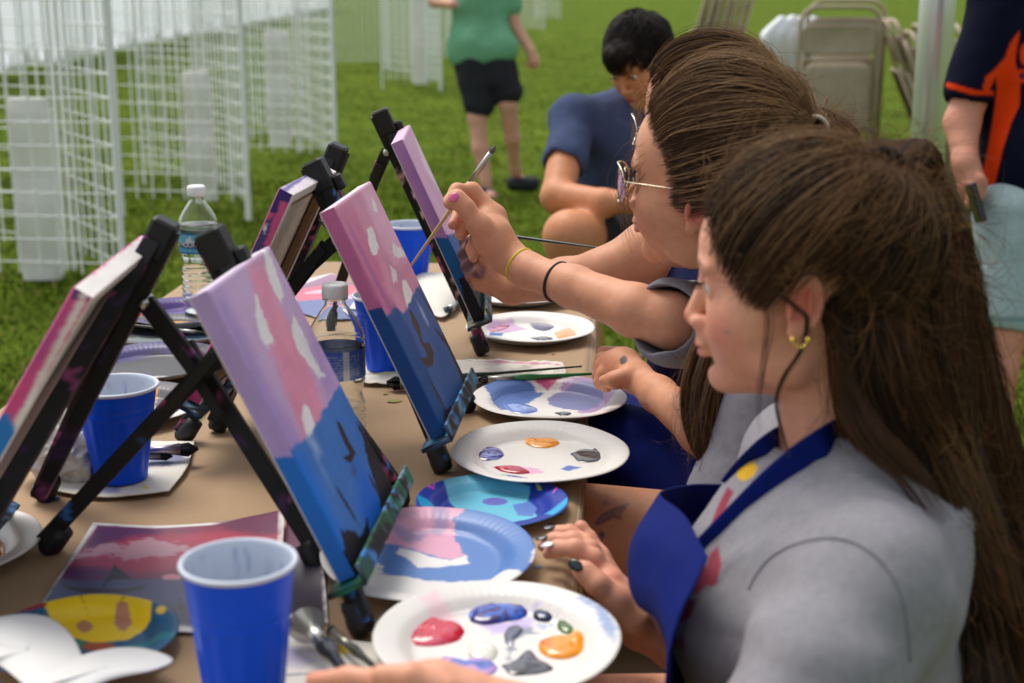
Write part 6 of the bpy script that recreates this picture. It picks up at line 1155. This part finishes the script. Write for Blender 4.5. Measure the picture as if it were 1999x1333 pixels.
# ============================================================ seated boy
def boy():
    F = Fr(-50, 33, 4, .97); F.o = P(1248, 118, 3.92); t = person('seated person with short black hair looking down, slate blue t-shirt and black shorts', P(1230, 700, 4.05)*A3(1, 1, 0)); S_ = SDF()
    nb = P(1245, 215, 4.10); head_sdf(S_, F, False, nb, .058); shN = P(1118, 232, 4.0); shF = P(1345, 225, 4.18); S_.rc(shN, shF, .05, .05, .06)
    S_.chain([(shN, .050), (P(1088, 385, 3.82), .044), (P(1180, 396, 3.72), .036), (P(1216, 394, 3.70), .028)], .015); ch(S_, [(1216, 394, 3.70, .028), (1245, 392, 3.69, .034), (1262, 388, 3.69, .03)], .015)
    for j in range(4): ch(S_, [(1250, 380+9*j, 3.67, .014), (1272, 380+9*j, 3.66, .012), (1284, 386+8*j, 3.68, .010)], .006)
    ch(S_, [(1228, 378, 3.68, .014), (1238, 366, 3.66, .012), (1250, 362, 3.66, .010)], .008)
    S_.chain([(shF, .050), (P(1370, 370, 4.0), .044), (P(1310, 395, 3.8), .034), (P(1285, 392, 3.72), .028)], .015)
    kn = P(1112, 462, 3.68); hp = P(1280, 500, 4.10); S_.rc(hp, kn, .095, .068, .03); ft = T(1130, 985, 0)
    ft = np.array([kn[0]+.06, kn[1]+.0, .06]); S_.chain([(kn, .064), ((kn+ft)/2+A3(0, .02, .06), .056), (ft, .034)], .02); S_.rc(ft, ft+A3(-.05, -.15, -.02), .036, .028, .02)
    kn2 = kn+A3(.42, .10, .0); S_.rc(hp+A3(.14, 0, 0), kn2, .095, .068, .03); f2 = np.array([kn2[0], kn2[1]+.02, .06]); S_.chain([(kn2, .064), (f2, .034)], .02); S_.rc(f2, f2+A3(.05, -.15, -.02), .036, .028, .02)
    z, lips = facezones(F, bop=.3); z.append((P(1262, 392, 3.68), .07, (200, 124, 88), .5, .9))
    finish(S_, .004, t, lambda V: apply_lips(V, skincol(V, (206, 138, 96), z, 7), F, lips)); eyes(F, t)
    T_ = SDF(); T_.el(P(1226, 300, 4.12), (.155, .12, .19), None, .03); T_.rc(shN+A3(0, 0, -.015), shF+A3(0, 0, -.015), .058, .058, .07); T_.el(P(1260, 400, 4.22), (.17, .14, .17), None, .08); T_.rc(nb+A3(0, 0, -.02), P(1235, 270, 4.1), .075, .12, .05); T_.rc(nb+A3(-.02, 0, -.03), shN, .062, .056, .05)
    ea = unit(P(1088, 385, 3.82)-shN); T_.rc(shN, shN+ea*.16, .059, .060, .02); T_.rc(shN+ea*.14, shN+ea*.3, .051, .056, .006, True); fa = unit(P(1370, 370, 4.0)-shF); T_.rc(shF, shF+fa*.15, .068, .066, .03)
    finish(T_, .005, t, lambda V: shirtcol(V, (72, 82, 112), 4), 't_shirt', cloth_m, wrink(.012, 9, 5), 1)
    D = SDF(); D.rc(hp, hp+(kn-hp)*.80, .115, .088, .03); D.rc(hp+A3(.14, 0, 0), hp+A3(.14, 0, 0)+(kn2-hp-A3(.14, 0, 0))*.66, .115, .095, .03); D.el(hp+A3(.07, .08, 0), (.18, .15, .12), None, .05); D.rc(hp+(kn-hp)*.76, hp+(kn-hp)*1.05, .078, .088, .006, True)
    V, Fc = D.mesh(.006, wrink(.008, 9, 2)); mk('shorts', smoothmesh(V, Fc, 1), Fc, mat('black_cloth', (.010, .010, .012), rough=.85), t, None, True)
    c = (-.016, 0, .034); H = SDF(); e = lambda q, r: H.el(F.w(*q), np.array(r), F.R, .02); e(c, (.103, .084, .094)); e((.055, 0, .070), (.040, .050, .030)); H.rc(F.w(.03, .076, -.005), F.w(.025, .078, -.03), .012, .006, .01); H.el(F.w(.088, 0, -.05), (.075, .11, .085), F.R, .02, True); H.el(F.w(.012, .0, -.11), (.09, .12, .07), F.R, .02, True)
    g = np.random.default_rng(2); V, Fc = H.mesh(.004, lambda q: .005*fbm(q*60, 3, 2)); hb = mk('hair', V, Fc, hair_m, t, np.tile(srgb(34, 28, 26), (len(V), 1)), True)
    ln = []
    for i in g.integers(0, len(V), 5200):
        d = unit((V[i]-F.w(c))); dn = unit(F.R@np.array((.75, 0, -.6))+g.normal(size=3)*.12); dn = unit(dn-d*(dn@d)); q = V[i]; ln.append(cr([q-d*.002, q+d*.003+dn*.008, q+dn*.024+d*.003, q+dn*.036+d*.001], 6))
    strandmesh('hair_strands', ln, .0008, (20, 16, 15), (58, 46, 40), hb, 5)
boy()
# ============================================================ standing boy in green, walking away
def green():
    t = person('person walking on the lawn in a pale green t-shirt and dark shorts', P(945, 370, 9.35)*A3(1, 1, 0)); S_ = SDF(); d = 9.45; kw = d/FPX
    q = lambda x, y, dd=0: P(x, y, d+dd)
    S_.chain([(q(916, 140), .085), (q(932, 232), .060), (q(938, 290), .052), (q(948, 352), .036), (q(950, 372), .034)], .03); S_.rc(q(950, 378), q(962, 384, -.1), .036, .032, .03)
    S_.chain([(q(972, 140), .085), (q(992, 205), .060), (q(1000, 270, .1), .050), (q(1006, 330, .25), .036), (q(1008, 346, .3), .034)], .03); S_.rc(q(1008, 350, .3), q(1034, 356, .28), .036, .030, .03)
    shR = q(985, -40); S_.chain([(shR, .05), (q(1006, 50, .05), .042), (q(1036, 100, .0), .030), (q(1042, 122), .034)], .02); shL = q(895, -45)
    for j in range(4): S_.rc(q(1034+j*5, 112), q(1030+j*6, 134-abs(j-1.5)*3), .013, .010, .01)
    S_.chain([(shL, .05), (q(848, 2), .042), (q(885, 8, -.3), .032)], .02); S_.rc(shL, shR, .06, .06, .05)
    F = Fr(70, 10); F.o = q(938, -130, .05); head_sdf(S_, F, False, q(938, -50), .058)
    finish(S_, .008, t, lambda V: skincol(V, (224, 166, 142), [(q(1042, 125), .09, (220, 140, 120), .6, .9), (q(935, 215), .07, (216, 140, 116), .5, .9)], 2), sm=2)
    T_ = SDF(); T_.el(q(938, 30), (.178, .13, .30), None, .05); T_.rc(q(918, 95), q(972, 95), .15, .14, .08); T_.rc(shL, shR, .085, .085, .08); T_.rc(shR, shR+(q(1006, 50, .05)-shR)*.55, .078, .078, .03); T_.rc(shL, shL+(q(848, 2)-shL)*.7, .078, .075, .03); T_.cut(q(940, 122), (.05, 0, -1), .01)
    finish(T_, .010, t, lambda V: shirtcol(V, (118, 176, 138), 4), 't_shirt', cloth_m, wrink(.022, 6, 3), 1)
    D = SDF(); D.rc(q(922, 130), q(935, 206), .120, .100, .03); D.rc(q(970, 130), q(991, 178), .118, .100, .03); D.cut(q(930, 218), (-.1, 0, -1), .01) if False else None; V, Fc = D.mesh(.010, wrink(.02, 7, 4)); mk('shorts', smoothmesh(V, Fc, 1), Fc, mat('charcoal_cloth', (.016, .017, .022), rough=.9), t, None, True)
    for a, b in (((948, 372), (962, 392)), ((1004, 352), (1040, 358))):
        m = SDF(); dd = 0 if a[0] < 1000 else .3; m.rc(q(*a, dd)+A3(0, 0, -.02), q(*b, dd-.05)+A3(0, 0, -.0), .058, .050, .02); m.el(q((a[0]+b[0])/2, a[1]-12, dd), (.05, .05, .05), None, .02, True) if a[0] > 1000 else None; V, Fc = m.mesh(.008); mk('slipper', smoothmesh(V, Fc, 1), Fc, mat('dark_foam', (.02, .024, .03), rough=.8), t, None, True)
    m = MB(); m.ell(F.w(-.014, 0, .04), (.108, .09, .10), F.R, srgb(60, 44, 32), 24); m.build('hair', hair_m, t, True)
green()
# ============================================================ man at the right edge
def man():
    t = person('person cut by the right edge in a navy and orange jersey and pale teal trousers', P(2010, 800, 3.9)*A3(1, 1, 0)); S_ = SDF(); d = 3.85; q = lambda x, y, dd=0: P(x, y, d+dd)
    sh = q(1972, -60, .0); S_.chain([(sh, .060), (q(1893, 190), .046), (q(1878, 240), .046), (q(1884, 318, -.05), .032), (q(1892, 338, -.05), .030)], .02)
    ch(S_, [(1890, 335, d-.05, .030), (1898, 365, d-.05, .034), (1900, 378, d-.05, .030)], .02)
    for j, (x, y) in enumerate(((1914, 356), (1904, 404), (1898, 402), (1890, 396))): S_.rc(q(1895+2*j, 362+5*j, -.08), q(x, y, -.08), .014, .011, .008)
    ch(S_, [(1896, 345, d-.07, .018), (1912, 350, d-.08, .014), (1920, 356, d-.08, .012)], .01)
    S_.chain([(q(1960, 560), .075), (q(1958, 650), .060), (q(1945, 720), .055), (q(1942, 830), .040), (q(1942, 960), .036)], .02); S_.rc(q(1942, 970), q(1925, 1000, -.15), .04, .032, .02)
    S_.chain([(q(2060, 560), .075), (q(2060, 720), .055), (q(2060, 960), .036)], .02); S_.rc(q(2060, 970), q(2050, 1000, -.15), .04, .032, .02)
    F = Fr(-60, 5); F.o = q(2060, -260, .02); head_sdf(S_, F, False, q(2060, -150), .06)
    finish(S_, .0055, t, lambda V: skincol(V, (214, 148, 122), [(q(1900, 370), .08, (216, 130, 112), .5, .9)], 9, .08))
    T_ = SDF(); T_.el(q(2055, 120, .03), (.21, .15, .40), None, .05); T_.el(q(2050, 330, .03), (.185, .15, .20), None, .08); ea = unit(q(1893, 190)-sh); L = np.linalg.norm(q(1893, 190)-sh); T_.rc(sh, sh+ea*L*.93, .085, .072, .05); T_.rc(sh+ea*L*.85, sh+ea*L*1.2, .058, .062, .006, True); T_.cut(q(1950, 428), (.18, 0, -1), .008); T_.rc(sh, q(2140, -60), .08, .08, .08)
    OR = (244, 70, 8); zz = [([(1990, 60), (1972, 85), (1962, 112), (1945, 132), (1925, 150), (1918, 172), (1928, 184), (1944, 150), (1946, 175), (1940, 220), (1928, 290), (1916, 350), (1905, 385), (1912, 400), (1930, 402), (1944, 350), (1958, 290), (1974, 240), (1990, 205), (1992, 160), (1982, 120)], OR), ([(1848, 160), (1905, 176), (1940, 178), (1940, 186), (1900, 186), (1846, 170)], OR), (ovl(2001, 106, 10, 22), OR), (ovl(1996, 148, 14, 14), OR), (ovl(1996, 148, 7, 7), (40, 40, 80))]
    finish(T_, .0055, t, lambda V: shirtcol(V, (12, 15, 36), 2, zz), 'jersey', cloth_m, wrink(.012, 7, 8), 1)
    D = SDF(); D.rc(q(1972, 420), q(1955, 622), .095, .082, .03); D.rc(q(2060, 420), q(2060, 622), .095, .085, .03); D.cut(q(1955, 634), (0, 0, -1), .006); D.rc(q(1956, 625), q(1950, 700), .070, .08, .006, True)
    finish(D, .006, t, lambda V: shirtcol(V, (164, 184, 184), 6, [(([(1880, 618), (2040, 618), (2040, 628), (1880, 628)]), (120, 150, 150))]), 'trousers', cloth_m, wrink(.012, 8, 3), 1)
    m = MB(); m.ell(F.w(-.014, 0, .04), (.108, .09, .10), F.R, srgb(60, 50, 44), 24); m.build('hair', hair_m, t, True)
    a = q(1896, 368, -.12); b = q(1913, 424, -.12); m = MB(); z_ = unit(b-a); m.box((a+b)/2, (.018, .062, np.linalg.norm(b-a)*1.35), np.array([unit(np.cross(A3(0, 1, 0), z_)), np.cross(z_, unit(np.cross(A3(0, 1, 0), z_))), z_]).T, (.01, .01, .012), .003); o = m.build('mobile_phone', mat('black_glass', attr=True, rough=.15), None); tag(o, 'dark phone held in the hand of the person in the navy jersey', 'phone')
man()
# ============================================================ chairs, pole and stacks behind
tan = mat('tan_steel', (.43, .35, .245), rough=.5, spec=.2, var=.08, vscale=10); whp = mat('white_resin', (.84, .87, .86), rough=.4); chrome = mat('galvanised', (.88, .89, .89), rough=.28, metal=.6, bump=.2, bscale=12)
def slab(m, w, z0, z1, th, bow=0, y=0, rr=.03, n=8):
    """rounded, slightly dished panel in the x-z plane"""
    h = (z1-z0); xs = np.linspace(-1, 1, 17); zs = np.linspace(-1, 1, 13); X, Z = np.meshgrid(xs, zs, indexing='ij'); k = 1-.10*np.abs(Z)**8; xx = X*w/2*k; zz = (z0+z1)/2+Z*h/2*(1-.12*np.abs(X)**8); yy = y+bow*(1-X**2)*(1-Z**2)
    t = np.stack([xx, yy-th/2*(1-.6*np.maximum(np.abs(X), np.abs(Z))**10), zz], -1).reshape(-1, 3); b = t+np.array([0, th, 0])*1; F = grid_faces(17, 13); N = len(t); idx = np.arange(N).reshape(17, 13); fs = [F[:, ::-1], F+N]
    for e in (idx[0], idx[-1][::-1], idx[:, -1], idx[:, 0][::-1]): fs.append(np.stack([e[:-1], e[:-1]+N, e[1:]+N, e[1:]], 1))
    m.add(np.vstack([t, b]), np.vstack(fs).tolist())
def folded_chair(label, loc, eul, mt, group, H=1.02, Wd=.45):
    t = thing('folding_chair', label, 'folding chair', loc, 0, group); a = np.linspace(0, math.pi, 15); r = .09; o = np.array(loc)
    arc = [(-Wd/2, .02, .0)]+[(-Wd/2, .0, H-r)]+[(-Wd/2+r-r*math.cos(q), 0, H-r+r*math.sin(q)) for q in np.linspace(.2, math.pi/2, 6)]+[(Wd/2-r+r*math.sin(q), 0, H-r+r*math.cos(q)) for q in np.linspace(0, math.pi/2-.2, 6)]+[(Wd/2, 0, H-r), (Wd/2, .02, 0)]
    m = MB(); m.tube(np.array(arc)+o, .0125, 10); m.build('frame', mt, t, True)
    m = MB(); q = np.array([(-Wd/2+.03, .035, .03), (-Wd/2+.03, .035, H*.72), (Wd/2-.03, .035, H*.72), (Wd/2-.03, .035, .03)]); m.tube(q+o, .011, 8); m.tube(np.array([(-Wd/2, .01, .16), (Wd/2, .01, .16)])+o, .009, 8); m.build('rear_leg_frame', mt, t, True)
    m = MB(); slab(m, Wd-.03, H-.26, H-.09, .012, .02, -.004); m.v[0] += o; m.build('backrest', mt, t, True)
    m = MB(); slab(m, Wd-.05, H-.70, H-.30, .022, -.012, .008); m.v[0] += o; m.build('seat', mt, t, True)
    bpy.context.view_layer.update(); t.rotation_euler = eul; return t
def dup(root, loc, eul, label):
    r = root.copy(); C.objects.link(r); r.location = tuple(loc); r.rotation_euler = eul; r['label'] = label
    for c_ in list(root.children): c = c_.copy(); C.objects.link(c); c.parent = r
    return r
def pz(x, y, d, dz): q = P(x, y, d); return q-A3(0, 0, dz)
tc_ = folded_chair('tan folded steel chair facing the camera, hung on the rack behind the girls', tuple(pz(1643, 14, 7.9, 1.02)), (0, 0, math.radians(4)), tan, 'tan folded chairs')
dup(tc_, pz(1655, 2, 8.2, 1.02), (0, 0, .06), 'tan folded chair directly behind the front facing one on the rack')
def at_top(x, y, d, H, a): return pz(x, y, d, 0)+A3(-H*math.sin(a), 0, -H*math.cos(a))
def white_chair(label, loc, eul, H=.80, Wd=.40):
    t = thing('folding_chair', label, 'folding chair', loc, 0, 'white folded chairs'); o = np.array(loc)
    m = MB(); slab(m, Wd, H*.12, H, .030, .012, 0); m.v[0] += o; m.build('seat', whp, t, True)
    m = MB(); m.tube(np.array([(-Wd/2+.02, .03, -.12), (-Wd/2+.02, .03, H*.8)])+o, .012, 8); m.build('leg', whp, t, True); m = MB(); m.tube(np.array([(Wd/2-.02, .03, -.12), (Wd/2-.02, .03, H*.8)])+o, .012, 8); m.build('leg', whp, t, True)
    t.rotation_euler = eul; return t
wa = math.radians(20); we = (0, -wa*.9, math.radians(58))
wc = white_chair('white folded chair nearest the tan one, first of the fanned white row', tuple(at_top(1452, 46, 8.3, .80, -wa)), we)
for k, nm in enumerate(('second', 'third', 'fourth')): dup(wc, at_top(1474+20*k, 44+1*k, 8.4+.12*k, .80, -wa), we, 'white folded chair, %s in the fanned white row from the left' % nm)
ra = math.radians(-24); re_ = (ra, 0, math.radians(82))
rt = folded_chair('tan folded chair seen edge on, just right of the front facing chair', tuple(at_top(1728, 40, 8.1, 1.05, ra)), re_, tan, 'tan folded chairs leaning edge on', 1.05)
names = ['second', 'third', 'fourth', 'fifth', 'sixth', 'seventh', 'eighth', 'ninth', 'tenth', 'eleventh', 'twelfth']
for k in range(11): dup(rt, at_top(1744+17*k, 40+(k*37 % 50), 8.0-.04*k, 1.05, ra), re_, 'tan folded chair seen edge on, %s from the left beside the tent pole' % names[k])
la = math.radians(13); le = (la, 0, math.radians(80))
lt = folded_chair('tan folded chair edge on behind the hair of the people, leftmost of its bunch', tuple(at_top(1388, -34, 8.6, 1.05, la)), le, tan, 'tan folded chairs in the left bunch', 1.05)
for k in range(6): dup(lt, at_top(1404+15*k, -36-4*(k % 2), 8.6+.03*k, 1.05, la), le, 'tan folded chair edge on, %s from the left in the left bunch' % names[k])
# racks that carry the folded chairs
def rack(label, x0, x1, y, d, z, yy=.35):
    a = P(x0, 0, d); b = P(x1, 0, d); t = thing('chair_rack', label, 'chair rack', ((a[0]+b[0])/2, a[1]+.2, 0), 0, 'chair racks'); m = MB()
    for dy in (0, yy):
        m.tube([(a[0], a[1]+dy, z), (b[0], a[1]+dy, z)], .018, 8)
    for x in (a[0], b[0]): m.tube([(x, a[1], z), (x, a[1]+yy, z)], .018, 8)
    m.build('rack_frame', mat('dark_steel', (.05, .05, .055), rough=.5), t)
    for x in (a[0], b[0]):
        for dy in (0, yy):
            m = MB(); R = np.array([[0, 0, 1], [0, 1, 0], [-1, 0, 0]]); m.lathe([(.001, -.016), (.045, -.016), (.05, -.01), (.05, .01), (.045, .016), (.001, .016)], (x, a[1]+dy, .05), 20, R); m.tube([(x, a[1]+dy, .05), (x, a[1]+dy, z)], .008, 8); m.build('caster', rubber, t, True)
rack('low wheeled rack carrying the tan and white folded chairs', 1460, 1740, 0, 8.15, .14); rack('wheeled rack carrying the edge on tan chairs beside the tent pole', 1765, 1990, 0, 7.4, .12)
def pole():
    b = T(1, 1, 0); x = (1831-999.5)/FPX*4.6; y = P(1831, 0, 4.6)[1]; t = thing('tent_pole', 'thick shiny silver tent pole standing beside the folded chairs', 'tent pole', (x, y, 0)); m = MB(); m.lathe([(.001, 0), (.057, 0), (.057, 2.6), (.001, 2.6)], (x, y, 0), 40); m.build('tube', chrome, t, True)
    m = MB(); m.lathe([(.001, .002), (.11, .002), (.11, .012), (.07, .016), (.062, .05), (.001, .05)], (x, y, 0), 32); m.build('base_plate', chrome, t, True)
pole()
def seat_chair(label, x, y, rz=0.):
    """open chair; the sitter faces -X"""
    t = thing('open_folding_chair', label, 'chair', (x, y, 0), rz, 'chairs under the painters'); o = A3(x, y, 0)
    def L(*q): return np.array(q, float)+o
    for s in (-1, 1):
        m = MB(); m.tube([L(-.22, s*.21, .0), L(.06, s*.21, .46), L(.24, s*.20, .80)], .0125, 10); m.build('front_leg', tan, t, True)
        m = MB(); m.tube([L(.26, s*.19, .0), L(-.16, s*.19, .44)], .0115, 10); m.build('rear_leg', tan, t, True)
    m = MB(); slab(m, .40, -.20, .20, .02, -.01); v = m.v[0].copy(); m.v[0] = np.stack([v[:, 2], v[:, 0], .45-v[:, 1]], 1)+o; m.build('seat', tan, t, True)
    m = MB(); slab(m, .40, -.09, .09, .012, .02); v = m.v[0].copy(); m.v[0] = np.stack([.215+v[:, 1]+v[:, 2]*.35, v[:, 0], .72+v[:, 2]], 1)+o; m.build('backrest', tan, t, True)
q = P(1640, 1560, 1.42); seat_chair('tan folding chair under the nearest person in grey', q[0]+.06, q[1])
q = P(1560, 1120, 1.93); seat_chair('tan folding chair under the person with glasses', q[0]-.07, q[1])
q = P(1560, 900, 2.45); seat_chair('tan folding chair under the person with the curly bun', q[0]-.08, q[1]+.1)
q = P(1340, 500, 4.2); seat_chair('tan folding chair under the seated person in the slate blue t-shirt', q[0], q[1]+.05)
